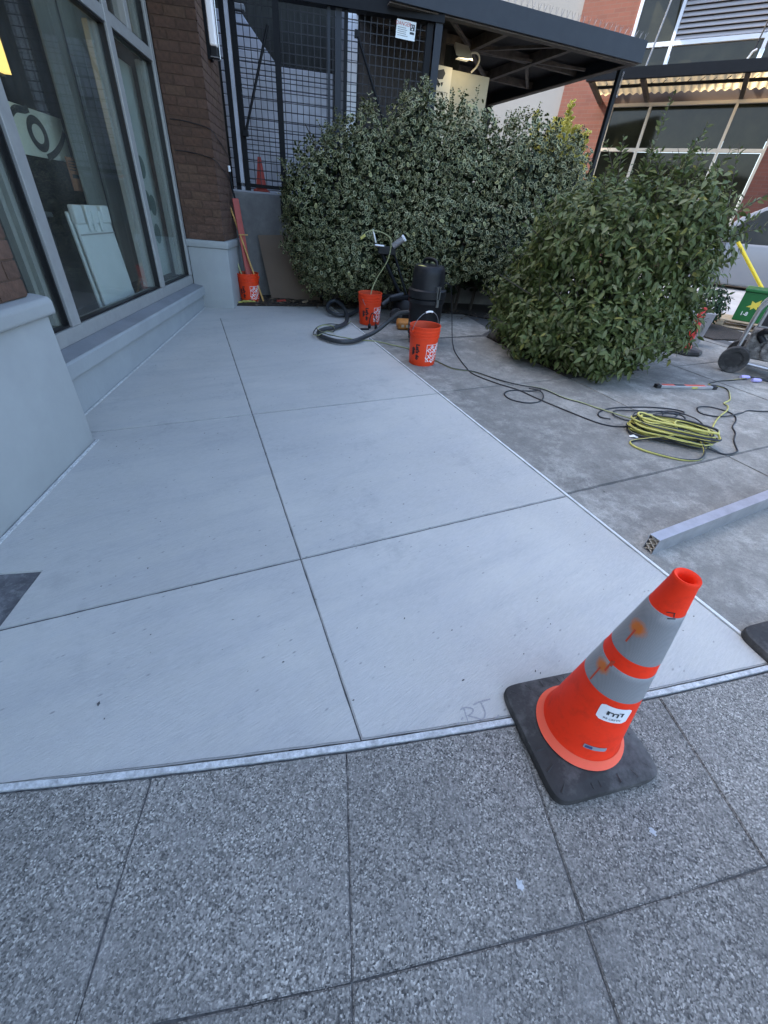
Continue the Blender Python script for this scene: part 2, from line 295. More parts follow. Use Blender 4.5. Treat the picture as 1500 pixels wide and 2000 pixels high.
M['etched'] = mat('etched_mark', (0.31, 0.31, 0.315), 0.9)
M['orangebox'] = mat('orange_bag', (0.50, 0.20, 0.04), 0.6, var=0.35, vscale=16)
M['concrete_block'] = mat('grey_concrete_block', (0.26, 0.26, 0.26), 0.9, var=0.15, vscale=9)
M['sticker_grey'] = mat('grey_label', (0.30, 0.30, 0.33), 0.5)
M['sticker_blue'] = mat('blue_print', (0.05, 0.06, 0.16), 0.5)

def m_band():
    """reflective band: fine honeycomb weave plus two blotches of overspray (the stain has its own place on the cone)"""
    t = NT('reflective_band'); tc = t.add('ShaderNodeTexCoord'); o = tc.outputs['Object']
    v = t.vor(t.mapping(o, (1, 1, 1)), 330, rand=0.15)
    c = t.mix(t.rng(v.outputs['Distance'], 0.2, 0.6, 0, 1), (0.262, 0.265, 0.27), (0.222, 0.226, 0.232))
    for p in CONE_STAINS:
        d = t.add('ShaderNodeVectorMath', operation='DISTANCE'); t.l.new(o, d.inputs[0]); d.inputs[1].default_value = p
        n = t.noise(o, 160, 3, 0.7); f = t.math('ADD', d.outputs['Value'], t.math('MULTIPLY', t.math('SUBTRACT', n, 0.5), 0.016))
        c = t.mix(t.rng(f, 0.011, 0.026, 1, 0), c, (0.60, 0.15, 0.015))
    t.base(c); t.rough(0.35); return t.m

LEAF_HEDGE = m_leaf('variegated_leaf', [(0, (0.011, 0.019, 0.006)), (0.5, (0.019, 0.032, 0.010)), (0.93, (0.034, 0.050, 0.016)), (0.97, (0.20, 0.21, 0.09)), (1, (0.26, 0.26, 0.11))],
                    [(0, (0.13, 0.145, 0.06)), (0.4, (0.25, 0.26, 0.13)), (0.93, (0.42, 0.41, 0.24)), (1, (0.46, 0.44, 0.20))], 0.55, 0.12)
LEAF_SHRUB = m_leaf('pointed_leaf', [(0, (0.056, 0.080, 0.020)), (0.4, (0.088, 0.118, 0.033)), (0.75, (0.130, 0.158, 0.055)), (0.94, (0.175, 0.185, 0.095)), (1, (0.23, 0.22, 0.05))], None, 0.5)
LEAF_SPRIG = m_leaf('yellow_leaf', [(0, (0.26, 0.25, 0.03)), (1, (0.50, 0.45, 0.07))], [(0, (0.50, 0.46, 0.12)), (1, (0.60, 0.54, 0.18))], 0.45, 0.35)

# ------------------------------------------------------------------ mesh helpers
class MB:
    def __init__(s): s.v = []; s.f = []; s.mi = []
    def add(s, vs, fs, mi=0):
        o = len(s.v); s.v += [tuple(x) for x in vs]; s.f += [tuple(i + o for i in f) for f in fs]; s.mi += [mi]*len(fs)
    def box(s, lo, hi, mi=0, M_=None):
        x0, y0, z0 = lo; x1, y1, z1 = hi
        vs = [Vector(p) for p in ((x0,y0,z0),(x1,y0,z0),(x1,y1,z0),(x0,y1,z0),(x0,y0,z1),(x1,y0,z1),(x1,y1,z1),(x0,y1,z1))]
        if M_: vs = [M_ @ p for p in vs]
        s.add(vs, [(0,3,2,1),(4,5,6,7),(0,1,5,4),(1,2,6,5),(2,3,7,6),(3,0,4,7)], mi); return s
    def bar(s, a, b, w, h=None, mi=0, up=(0,0,1)):
        a, b = Vector(a), Vector(b); h = h or w; d = (b-a); L = d.length; d.normalize()
        u = Vector(up); x = d.cross(u)
        if x.length < 1e-4: x = d.cross(Vector((1,0,0)))
        x.normalize(); y = x.cross(d)
        Mx = Matrix((x, d, y)).transposed().to_4x4(); Mx.translation = a
        return s.box((-w/2, 0, -h/2), (w/2, L, h/2), mi, Mx)
    def prism(s, poly, z0, z1, mi=0, M_=None):
        n = len(poly); vs = [Vector((x, y, z0)) for x, y in poly] + [Vector((x, y, z1)) for x, y in poly]
        if M_: vs = [M_ @ p for p in vs]
        s.add(vs, [tuple(range(n-1, -1, -1)), tuple(range(n, 2*n))] + [(i, (i+1) % n, n+(i+1) % n, n+i) for i in range(n)], mi); return s
    def lathe(s, prof, seg=32, mi=0, M_=None, close=False):
        vs = []; fs = []; n = len(prof)
        for r, z in prof:
            for k in range(seg):
                a = 2*PI*k/seg; p = Vector((r*math.cos(a), r*math.sin(a), z)); vs.append(M_ @ p if M_ else p)
        for i in range(n-1 if not close else n):
            j = (i+1) % n
            for k in range(seg):
                k2 = (k+1) % seg; fs.append((i*seg+k, i*seg+k2, j*seg+k2, j*seg+k))
        s.add(vs, fs, mi); return s
    def disc(s, r, z, seg=32, mi=0, M_=None, flip=False):
        vs = [Vector((r*math.cos(2*PI*k/seg), r*math.sin(2*PI*k/seg), z)) for k in range(seg)]
        if M_: vs = [M_ @ p for p in vs]
        f = tuple(range(seg)); s.add(vs, [f[::-1] if flip else f], mi); return s
    def tube(s, pts, r, seg=8, mi=0, caps=True, stripe=None, ribs=None):
        pts = [Vector(p) for p in pts]; n = len(pts); vs = []; fs = []; mis = []
        t0 = (pts[1]-pts[0]).normalized(); u = t0.orthogonal().normalized()
        for i in range(n):
            t = (pts[min(i+1, n-1)]-pts[max(i-1, 0)])
            if t.length < 1e-7: t = t0.copy()
            t.normalize(); u = (u - t*u.dot(t))
            if u.length < 1e-5: u = t.orthogonal()
            u.normalize(); w = t.cross(u); rr = r if not callable(r) else r(i/(n-1))
            if ribs: rr *= 1 + ribs*(i % 2)
            tw = 0.06*i if stripe else 0
            for k in range(seg):
                a = 2*PI*k/seg + tw; vs.append(pts[i] + rr*(u*math.cos(a) + w*math.sin(a)))
        o = len(s.v); s.v += [tuple(x) for x in vs]
        for i in range(n-1):
            for k in range(seg):
                k2 = (k+1) % seg; s.f.append((o+i*seg+k, o+i*seg+k2, o+(i+1)*seg+k2, o+(i+1)*seg+k)); s.mi.append(stripe if stripe and k in (0, 1, 2) else mi)
        if caps:
            s.f.append(tuple(o+k for k in range(seg-1, -1, -1))); s.f.append(tuple(o+(n-1)*seg+k for k in range(seg))); s.mi += [mi, mi]
        return s
    def build(s, name, mats, parent=None, smooth=False, bevel=0.0, label=None, seg=2):
        me = D.meshes.new(name); me.from_pydata(s.v, [], s.f); me.validate(); me.update()
        if not isinstance(mats, (list, tuple)): mats = [mats]
        for m in mats: me.materials.append(m)
        if len(mats) > 1 and len(me.polygons) == len(s.mi): me.polygons.foreach_set('material_index', s.mi)
        o = link(name, me, parent, label)
        if bevel: bev(o, bevel, seg)
        if smooth: shade(me, 40 if smooth is True else smooth)
        return o
def bev(o, w, seg=2):
    bm = bmesh.new(); bm.from_mesh(o.data); bmesh.ops.remove_doubles(bm, verts=bm.verts, dist=1e-6)
    es = [e for e in bm.edges if len(e.link_faces) == 2 and e.calc_face_angle(0) > 0.5]
    bmesh.ops.bevel(bm, geom=es, offset=w, segments=seg, affect='EDGES', profile=0.5, clamp_overlap=True); bm.to_mesh(o.data); bm.free()
def shade(me, ang=40):
    bm = bmesh.new(); bm.from_mesh(me); bmesh.ops.recalc_face_normals(bm, faces=bm.faces)
    for f in bm.faces: f.smooth = True
    for e in bm.edges:
        if len(e.link_faces) == 2 and e.calc_face_angle(0) > R(ang): e.smooth = False
    bm.to_mesh(me); bm.free()
def link(name, me, parent=None, label=None):
    o = D.objects.new(name, me); COL.objects.link(o)
    if parent: o.parent = parent
    if label: o['label'] = label
    return o
def tag(o, label, cat, group=None):
    o['label'] = label; o['category'] = cat
    if group: o['group'] = group
    return o
def struct(o): o['kind'] = 'structure'; return o
def stuff(o): o['kind'] = 'stuff'; return o
def gz(x, y): return GX*x + GY*y
def gp(x, y, h=0.0): return Vector((x, y, gz(x, y) + h))
NRM = Vector((-GX, -GY, 1)).normalized(); TILT = Vector((0, 0, 1)).rotation_difference(NRM).to_matrix().to_4x4()
def thing(name, label, cat, mtx=None, group=None):
    o = D.objects.new(name, None); COL.objects.link(o); o.empty_display_size = 0.1
    if mtx is not None: o.matrix_world = mtx
    return tag(o, label, cat, group)
def on_ground(x, y, rz=0.0, h=0.0): return Matrix.Translation(gp(x, y, h)) @ TILT @ Matrix.Rotation(rz, 4, 'Z')
def placed(x, y, z, rz=0.0): return Matrix.Translation((x, y, z)) @ Matrix.Rotation(rz, 4, 'Z')
def catmull(pts, per=6, closed=False):
    P = [Vector(p) for p in pts]; out = []; n = len(P)
    for i in range(n-1):
        p0, p1, p2, p3 = P[max(i-1, 0)], P[i], P[i+1], P[min(i+2, n-1)]
        for k in range(per):
            t = k/per; out.append(0.5*((2*p1) + (p2-p0)*t + (2*p0-5*p1+4*p2-p3)*t*t + (3*p1-p0-3*p2+p3)*t**3))
    out.append(P[-1]); return out
_tc = {}
def text_mesh(s, size=1.0, ax='CENTER', bold=0.0):
    cu = D.curves.new('text_tmp', 'FONT'); cu.body = s; cu.size = size; cu.align_x = ax; cu.align_y = 'CENTER'; cu.offset = bold; cu.resolution_u = 3
    o = D.objects.new('text_tmp', cu); COL.objects.link(o)
    dg = bpy.context.evaluated_depsgraph_get(); dg.update()
    me = o.evaluated_get(dg).to_mesh(); vs = [(v.co.x, v.co.y) for v in me.vertices]; fs = [tuple(p.vertices) for p in me.polygons]
    D.objects.remove(o); D.curves.remove(cu); return vs, fs
def add_text(mb, s, size, fn, mi=0, ax='CENTER', bold=0.0):
    vs, fs = text_mesh(s, size, ax, bold); mb.add([fn(x, y) for x, y in vs], fs, mi)

WA = R(16.1585)                                            # the shop front stands 16 degrees off the slab's joints
E0 = Vector((0.105, 6.621, 0))
def wallframe(): return Matrix.Translation(E0) @ Matrix.Rotation(-WA, 4, 'Z')   # local x out of the wall, y along it (away), z up
WF = wallframe(); WFI = WF.inverted()
def wloc(x, y, z=0): return WFI @ Vector((x, y, z))

# ================================================================== SETTING
def ground_sheet():
    xs = [-60, -30, -14, -8, -5, -3, -2, 0, 2, 4, 6, 8, 10, 12, 14, 18, 30, 60]; ys = [-60, -30, -14, -6, -3, 0, 2, 4, 6, 8, 10, 12, 16, 30, 60]
    cl = lambda v, a, b: min(max(v, a), b)
    vs = [(x, y, gz(cl(x, -5, 13), cl(y, -4, 9)) - 0.07) for y in ys for x in xs]; n = len(xs)
    fs = [(j*n+i, j*n+i+1, (j+1)*n+i+1, (j+1)*n+i) for j in range(len(ys)-1) for i in range(n-1)]
    mb = MB(); mb.add(vs, fs); return struct(mb.build('ground', M['earth']))
ground_sheet()

def gpoly(mb, poly, top, bot, mi=0, M_=None):
    """a slab piece: polygon in plan on the sloping ground"""
    n = len(poly); vs = [gp(x, y, bot) for x, y in poly] + [gp(x, y, top) for x, y in poly]
    mb.add(vs, [tuple(range(n-1, -1, -1)), tuple(range(n, 2*n))] + [(i, (i+1) % n, n+(i+1) % n, n+i) for i in range(n)], mi)
def chips(poly, step, amp, seed):
    """roughen a plan polygon's edges a little"""
    out = []; n = len(poly)
    for i in range(n):
        a, b = Vector(poly[i]), Vector(poly[(i+1) % n]); L = (b-a).length; k = max(1, int(L/step)); nn = Vector((-(b-a).y, (b-a).x)).normalized()
        for j in range(k):
            p = a + (b-a)*(j/k)
            if j: p = p + nn*amp*noise.noise(Vector((p.x*23+seed, p.y*23, seed)))
            out.append((p.x, p.y))
    return out
def panel(name, poly, m, parent, top=0.0, bot=-0.06, b=0.004, rough=0.0025):
    mb = MB(); gpoly(mb, chips(poly, 0.05, rough, len(poly)*1.7 + poly[0][0]), top, bot)
    o = mb.build(name, m, parent)
    bm = bmesh.new(); bm.from_mesh(o.data)
    es = [e for e in bm.edges if len(e.link_faces) == 2 and any(abs((f.normal - NRM).length) < 0.1 for f in e.link_faces) and e.calc_face_angle(0) > 0.8]
    bmesh.ops.bevel(bm, geom=es, offset=b, segments=2, affect='EDGES'); bm.to_mesh(o.data); bm.free(); shade(o.data, 50); return o

# --- the fresh slab
XC, XR, Y1, Y2, YEND = 0.256, 1.835, 1.395, 3.005, 5.965
SW_O = Vector((0.198, 0.53)); SU = Vector((math.cos(WA), -math.sin(WA))); SV = Vector((math.sin(WA), math.cos(WA)))
def sw(u, v): p = SW_O + SU*u + SV*v; return (p.x, p.y)
def front_v(u): return 0.010 + 0.06*u + 0.026*u*u
bedm = MB(); gpoly(bedm, [(-2.6, 1.2), sw(-0.95, 0.03), sw(0, 0.03), sw(1.6, 0.19), (XR, 0.33), (XR, 6.52), (0.45, 6.72), (-0.2, 6.4)], -0.006, -0.07)
slab = struct(bedm.build('concrete_slab', M['joint']))
g = 0.0024; g2 = 0.0036; g3 = 0.0052
fy = lambda x: None
def front_y(x):   # plan y of the front edge at x
    lo, hi = -1.4, 2.2
    for _ in range(40):
        mid = (lo+hi)/2
        if sw(mid, front_v(mid))[0] < x: lo = mid
        else: hi = mid
    return sw(lo, front_v(lo))[1] + 0.028
T1 = lambda x: Y1 + 0.017*(x - XC); T2 = lambda x: Y2 + 0.02*(x - XC)
wallx = lambda y: -0.985 + 0.2897*(y - 2.859) + 0.004
pierx = lambda y: wallx(y) + 0.252
panel('slab_panel', [(XC+g, front_y(XC)), (0.75, front_y(0.75)), (1.3, front_y(1.3)), (XR, front_y(XR)), (XR, T1(XR)-g2), (XC+g, T1(XC)-g2)], M['slab'], slab)
panel('slab_panel', [(-0.86, 1.372+0.0), (-1.02, 1.30), (-1.25, front_y(-1.25)), (-0.3, front_y(-0.3)), (XC-g, front_y(XC)), (XC-g, T1(XC)-g2), (-0.84, T1(-0.84)-g2)], M['slab'], slab)
panel('slab_panel', [(XC+g, T1(XC)+g2), (XR, T1(XR)+g2), (XR, T2(XR)-g3), (XC+g, T2(XC)-g3)], M['slab'], slab)
panel('slab_panel', [(-0.865, T1(-0.86)+g2), (XC-g, T1(XC)+g2), (XC-g, T2(XC)-g3), (wallx(2.98), T2(-0.95)-g3), (wallx(2.89), 2.89), (pierx(2.862), 2.866), (pierx(2.0), 2.0), (-1.17, 1.75), (-0.785, 1.665)], M['slab'], slab)
panel('slab_panel', [(XC+g, T2(XC)+g3), (XR, T2(XR)+g3), (XR, 6.48), (0.48, 6.68), (wallx(6.62), 6.60), (wallx(5.0), 5.0), (wallx(2.99), T2(-0.95)+g3), (XC-g, T2(XC)+g3), (XC-g, YEND), (XC+g, YEND)], M['slab'], slab)
# --- old dark paving at the doorway on the left
pp = MB(); gpoly(pp, [(-0.79, 1.66), (-0.867, 1.375), (-1.03, 1.29), (-1.6, 1.45), (-1.3, 1.78)], -0.004, -0.05); struct(pp.build('doorway_paving', M['mat_dark']))
# --- edge strips
def strip(path, w, top=0.003, m=None, name='edge_strip'):
    mb = MB(); P = [Vector(p) for p in path]; vs = []; n = len(P)
    for i, p in enumerate(P):
        t = (P[min(i+1, n-1)] - P[max(i-1, 0)]).normalized(); nn = Vector((-t.y, t.x))
        wv = w*(1 + 0.12*noise.noise(Vector((p.x*9, p.y*9, 0))))
        a, b = p + nn*wv/2, p - nn*wv/2; vs += [gp(*a, top-0.05), gp(*a, top), gp(*b, top), gp(*b, top-0.05)]
    fs = [];
    for i in range(n-1):
        for k in range(3): fs.append((i*4+k, i*4+k+1, (i+1)*4+k+1, (i+1)*4+k))
    mb.add(vs, fs); return struct(mb.build(name, m or M['strip']))
dens = lambda a, b, k=40: [(a[0]+(b[0]-a[0])*i/k, a[1]+(b[1]-a[1])*i/k) for i in range(k+1)]
strip(dens((XR+0.011, 0.27), (XR+0.011, 6.48), 120), 0.0145, 0.004, M['strip_clean'])
strip([sw(u, front_v(u)+0.012) for u in np.linspace(-1.35, 1.62, 110)], 0.017, 0.004)
strip(dens((wallx(3.0)+0.008, 3.0), (wallx(6.6)+0.008, 6.60), 60), 0.013, 0.004)
strip(dens((pierx(0.9)+0.009, 0.9), (pierx(2.86)+0.009, 2.86), 60), 0.018, 0.004)
# --- old plaza paving
mb = MB(); gpoly(mb, [(XR+0.02, -1.0), (6.9, -2.2), (6.9, 7.2), (XR+0.02, 7.2)], -0.007, -0.066); plaza = struct(mb.build('plaza_paving', M['joint']))
xs = [XR+0.021, 3.355, 4.93, 6.5]; ys = [-0.15, 1.44, 3.06, 4.66, 6.3]
for i in range(3):
    for j in range(4):
        a, b, c, d = xs[i]+0.004*(i > 0), xs[i+1]-0.004, ys[j]+0.004, ys[j+1]-0.004
        poly = [(a, c+0.017*(a-XR)), (b, c+0.017*(b-XR)), (b, d+0.017*(b-XR)), (a, d+0.017*(a-XR))]
        if i == 0 and j == 0: poly = [(a, front_y(XR)-0.02), (a+0.25, front_y(XR)-0.06), (b, -0.05), (b, d+0.017*(b-XR)), (a, d+0.017*(a-XR))]
        if i == 1 and j == 2: poly = [(4.35, 3.1), (b, 3.11), (b, 3.9), (4.75, 4.3)]
        if i == 1 and j == 3: continue
        if i == 0 and j == 2: poly = [(a, c), (b-0.004, c+0.024), (b-0.012, 3.25), (3.325, 3.7), (3.345, 4.62), (a, d)]
        if i == 0 and j == 3: poly = [(a, c), (3.345, c+0.02), (3.62, 4.9), (3.72, 5.75), (2.6, 6.22), (a, 6.33)]
        panel('paving_panel', poly, M['old'], plaza, b=0.005, rough=0.004)
# --- sidewalk in front
mb = MB(); gpoly(mb, [sw(-3, -0.01), sw(0, -0.01), sw(2.6, 0.22), sw(2.6, -1.6), sw(-3, -1.6)], -0.006, -0.066); walk = struct(mb.build('sidewalk', M['walkjoint']))
us = [-1.62, -1.085, -0.545, 0.0025, 0.5525, 1.096, 1.64, 2.2]; cross = [-0.450, -0.97, -1.5]
for i in range(len(us)-1):
    a, b = us[i]+0.0018, us[i+1]-0.0018
    for j in range(3):
        lo = cross[j]+0.0016; hi = (None if j == 0 else cross[j-1]-0.0016)
        off = lambda u_, q_: sw(u_, front_v(u_)-0.010+q_)
        if j == 0: poly = [off(a, lo), off(b, lo), sw(b, front_v(b)-0.004), sw(a, front_v(a)-0.004)]
        else: poly = [off(a, lo), off(b, lo), off(b, hi), off(a, hi)]
        panel('sidewalk_panel', poly, M['agg'], walk, b=0.003, rough=0.003)
# --- planting bed by the curb wall, and the pit under the shrub
def soil_patch(name, poly, top=0.01):
    mb = MB(); gpoly(mb, poly, top, -0.07); o = mb.build(name, M['soil']); return struct(o)
bedp = [(0.48, 6.70), (XR+0.02, 6.50), (2.7, 6.28), (3.72, 5.80), (4.2, 5.1), (5.6, 4.9), (5.4, 6.2), (2.9, 7.0), (0.75, 7.6), (0.5, 7.2)]
soil_patch('planting_bed', bedp)
pit = [(3.36, 3.17), (4.30, 3.20), (4.72, 4.30), (4.3, 4.9), (3.64, 4.88), (3.36, 4.6), (3.34, 3.72)]
soil_patch('planting_pit', pit)
# --- sunlit street beyond the plaza
mb = MB(); gpoly(mb, [(6.85, -2), (13, -2), (13, 9), (6.3, 9), (6.3, 6.2), (6.85, 6.0)], -0.02, -0.067); struct(mb.build('street', M['street']))
mb = MB(); gpoly(mb, [(6.52, -2.1), (6.66, -2.1), (6.66, 6.2), (6.52, 6.2)], 0.0, -0.066); struct(mb.build('street_kerb', M['old']))

def litter(n, areas, name):
    vs = []; fs = []
    for k in range(n):
        poly = random.choice(areas); a, b, c = random.sample(poly, 3); u, v = sorted((random.random(), random.random()))
        x = a[0]*u + b[0]*(v-u) + c[0]*(1-v); y = a[1]*u + b[1]*(v-u) + c[1]*(1-v)
        s = random.uniform(0.012, 0.03); Mx = Matrix.Translation(gp(x, y, random.uniform(0.014, 0.045))) @ Matrix.Rotation(random.uniform(0, 6.3), 4, 'Z') @ Matrix.Rotation(random.uniform(-0.7, 0.7), 4, 'X')
        o = len(vs); vs += [Mx @ Vector(p) for p in ((-s, 0, 0), (0, -s*0.5, 0.004), (s, 0, 0), (0, s*0.5, 0.004))]; fs.append((o, o+1, o+2, o+3))
    mb = MB(); mb.add(vs, fs); return stuff(mb.build(name, M['deadleaf']))
litter(900, [bedp[:5], [(0.48, 6.72), (XR, 6.52), (1.7, 7.0), (0.7, 7.1)], [(1.8, 6.5), (3.7, 5.85), (3.3, 6.6), (2.0, 6.9)]], 'leaf_litter')
litter(400, [pit, [(3.42, 3.08), (4.32, 3.12), (4.2, 3.4), (3.3, 3.5)]], 'leaf_litter')
def grit():
    mb = MB()
    for k in range(330):
        x, y = random.uniform(-0.7, 1.8), random.uniform(0.45, 6.0)**1.0
        if y < front_y(x)+0.02: continue
        if x < wallx(y)+0.1 or (y < 2.9 and x < pierx(y)+.1): continue
        s = random.uniform(0.0012, 0.004)*(2.0 if random.random() < 0.06 else 1); a = random.uniform(0, 3.1)
        c, d = math.cos(a)*s*random.uniform(1, 2.2), math.sin(a)*s*1.4; e, f = -math.sin(a)*s*0.7, math.cos(a)*s*0.7
        mb.add([gp(x+c, y+d, 0.0012), gp(x+e, y+f, 0.0012+s*0.4), gp(x-c, y-d, 0.0012), gp(x-e, y-f, 0.0012)], [(0, 1, 2, 3)])
    for k in range(60):
        x, y = random.uniform(2.0, 5.0), random.uniform(0.6, 4.5); s = random.uniform(0.004, 0.012); a = random.uniform(0, 3.1)
        mb.add([gp(x+math.cos(a)*s, y+math.sin(a)*s, 0.004), gp(x-math.sin(a)*s*.5, y+math.cos(a)*s*.5, 0.006), gp(x-math.cos(a)*s, y-math.sin(a)*s, 0.004), gp(x+math.sin(a)*s*.5, y-math.cos(a)*s*.5, 0.004)], [(0, 1, 2, 3)])
    return stuff(mb.build('grit', M['speck']))
grit()
# letters scratched into the slab's corner
def scratch():
    mb = MB(); P = lambda x, y: gp(x, y, 0.0012)
    strokes = [[(0.5942, 0.5289), (0.6074, 0.5318), (0.6252, 0.5262), (0.6356, 0.5156), (0.6264, 0.5074), (0.6087, 0.5024)], [(0.6082, 0.5295), (0.6028, 0.5065), (0.5985, 0.4856)], [(0.6087, 0.5024), (0.6297, 0.489), (0.6441, 0.4753)], [(0.6435, 0.5283), (0.6706, 0.5304), (0.6909, 0.528), (0.7095, 0.5262)], [(0.6731, 0.5274), (0.6716, 0.5082), (0.6666, 0.4906), (0.6516, 0.4772), (0.639, 0.4772)], [(0.5803, 0.4998), (0.5903, 0.5045)], [(0.5585, 0.4903), (0.5704, 0.4951)], [(0.6857, 0.4646), (0.6973, 0.466), (0.7066, 0.4702)]]
    for s in strokes:
        pts = catmull([(x, y, 0) for x, y in s], 5)
        for a, b in zip(pts[:-1], pts[1:]):
            d = (b-a).normalized()*0.0; n = Vector((-(b-a).y, (b-a).x, 0)).normalized()*random.uniform(0.0014, 0.0030)
            mb.add([P(*(a-n).xy), P(*(b-n).xy), P(*(b+n).xy), P(*(a+n).xy)], [(0, 1, 2, 3)])
    return mb
sc_o = scratch().build('scratched_initials', M['etched'], slab)
def splat(x, y, s, nm):
    mb = MB(); pts = []
    for k in range(22):
        a = 2*PI*k/22; r = s*(0.7 + 0.5*noise.noise(Vector((math.cos(a)*2+x*9, math.sin(a)*2, y)))); pts.append(gp(x+math.cos(a)*r, y+math.sin(a)*r*1.35, 0.0015))
    mb.add(pts, [tuple(range(22))]); return mb.build(nm, M['splat'], walk)
splat(0.923, 0.052, 0.011, 'paint_splat'); splat(0.512, 0.096, 0.012, 'paint_splat')

# ================================================================== BUILDINGS
shop = thing('storefront_building', 'shop building with tall aluminium windows, grey painted base and brown brick piers', 'building', WF)
# near pier: plaster base, cap, bricks (local: x out, y along)
PO, PE = 0.238, -3.845
MB().box((-0.6, -8.0, -0.3), (PO, PE, 0.772)).build('pier_base', M['plaster'], shop, bevel=0.012, smooth=30)
cap = MB(); prof = [(-0.6, 0.774), (PO+0.018, 0.774), (PO+0.028, 0.785), (PO+0.028, 0.838), (PO+0.015, 0.858), (PO-0.05, 0.868), (-0.6, 0.868)]
Mc = Matrix(((1, 0, 0, 0), (0, 0, 1, 0), (0, 1, 0, 0), (0, 0, 0, 1)))
cap.prism(prof, -8.0, PE+0.028, 0, Mc); cap.build('pier_cap', M['plaster'], shop, bevel=0.008, smooth=30)
near = MB(); near.box((-0.6, -8.0, 0.869), (PO-0.032, PE-0.065, 5.0)); nb = near.build('brick_pier', M['mortar'], shop)
def brick_mesh(L, H, T, m, nm='brick', seed=0):
    me = D.meshes.new(nm); x, y, z = T/2, L/2, H/2
    c = 0.004; vs = []; rr = random.Random(seed)
    for sx in (-1, 1):
        for (ly, lz) in ((-y, -z+c), (-y+c, -z), (y-c, -z), (y, -z+c), (y, z-c), (y-c, z), (-y+c, z), (-y, z-c)):
            k = 1.0 if sx < 0 else 0.985
            vs.append((sx*x, ly*k + rr.uniform(-.0015, .0015), lz*(1.0 if sx < 0 else 0.96) + rr.uniform(-.001, .001)))
    fs = [tuple(range(7, -1, -1)), tuple(range(8, 16))] + [(i, (i+1) % 8, 8+(i+1) % 8, 8+i) for i in range(8)]
    me.from_pydata(vs, [], fs); me.materials.append(m); return me
BM = {}
def brick(L, parent, loc, rz, seed):
    k = (round(L, 3), seed % 4)
    if k not in BM: BM[k] = brick_mesh(L, 0.074, 0.03, BR[seed % 4], seed=seed)
    o = D.objects.new('brick', BM[k]); COL.objects.link(o); o.parent = parent; o.location = loc; o.rotation_euler = (random.uniform(-.006, .006), 0, rz + random.uniform(-.008, .008)); return o
rb = random.Random(3)
def courses(parent, y_edge, sgn, n, length, z0, rows, xface, rz, axis):
    """rows of bricks on one face; the row starts at y_edge and runs n bricks in direction sgn"""
    for r_ in range(rows):
        pos = 0.0; lens = ([length]*n if r_ % 2 == 0 else [length/2-0.005] + [length]*(n-1) )
        for L in lens:
            c = y_edge + sgn*(pos + L/2); pos += L + 0.010
            z = z0 + 0.081*(r_+0.5)
            loc = (xface, c, z) if axis == 'y' else (c, xface, z)
            s = rb.choice((0, 0, 1, 1, 2, 3)); brick(L, parent, loc, rz, s)
courses(nb, PE-0.06, -1, 4, 0.203, 0.869, 16, PO-0.046+0.004, 0, 'y')
# far pier: base, cap, brick core with brick faces towards us (y) and towards the plaza (x)
MB().box((-0.09, 0.0, -0.3), (0.396, 0.955, 0.845)).build('pier_base', M['plaster'], shop, bevel=0.010, smooth=30)
MB().box((-0.10, -0.016, 0.847), (0.412, 0.955, 0.925)).build('pier_cap', M['plaster'], shop, bevel=0.009, smooth=30)
fb = MB().box((-0.09, 0.019, 0.926), (0.3585, 0.955, 5.0)).build('brick_pier', M['mortar'], shop)
for r_ in range(27):
    pos = 0.0
    for L in ((0.203, 0.203, 0.030) if r_ % 2 == 0 else (0.0965, 0.203, 0.136)):
        brick(L, fb, (0.372 - pos - L/2, 0.028, 0.926 + 0.081*(r_+0.5)), -PI/2, rb.choice((0, 0, 1, 1, 2, 3))); pos += L + 0.010
for r_ in range(27):
    z = 0.926 + 0.081*(r_+0.5); pos = 0.045; k = 0
    Ls = [0.203, 0.203, 0.203, 0.203] if r_ % 2 else [0.0965, 0.203, 0.203, 0.203, 0.0965]
    for L in Ls:
        if pos + L < 0.95: brick(L, fb, (0.349, pos + L/2, z), 0, rb.choice((2, 2, 0, 3)))
        pos += L + 0.010
# bench below the windows
bn = MB(); prof = [(-0.6, -0.3), (0.0, -0.3), (0.0, 0.285), (-0.012, 0.287), (-0.012, 0.299), (0.032, 0.301), (0.034, 0.390), (0.024, 0.402), (-0.130, 0.430), (-0.6, 0.430)]
bn.prism(prof, PE, 0.0, 0, Mc); bn.build('window_bench', M['bench'], shop, bevel=0.003)
tp = MB(); tp.prism([(0.022, 0.4035), (-0.128, 0.4325), (-0.128, 0.4365), (0.022, 0.4075)], PE, -0.002, 0, Mc); tp.build('bench_top', mat('shaded_bench_top', (0.185, 0.195, 0.205), 0.75, var=0.12, vscale=4, dirt=(0.13, 0.14, 0.15), dscale=3, damt=0.5, bump=0.15, bscale=40), shop)  # soffit shade painted into the bench top's darker grey
dk_ = MB(); dk_.box((-0.136, PE, 0.4325), (-0.118, -0.002, 0.4385)); dk_.build('sealant_gap', M['gasket'], shop)
ck = MB()
for k in range(40):
    y0 = -3.8 + k*0.094
    if random.random() < 0.7: ck.box((-0.131, y0, 0.4365), (-0.118 + random.uniform(-.002, .005), y0+random.uniform(0.05, 0.1), 0.4415))
ck.build('caulk_line', M['caulk'], shop)
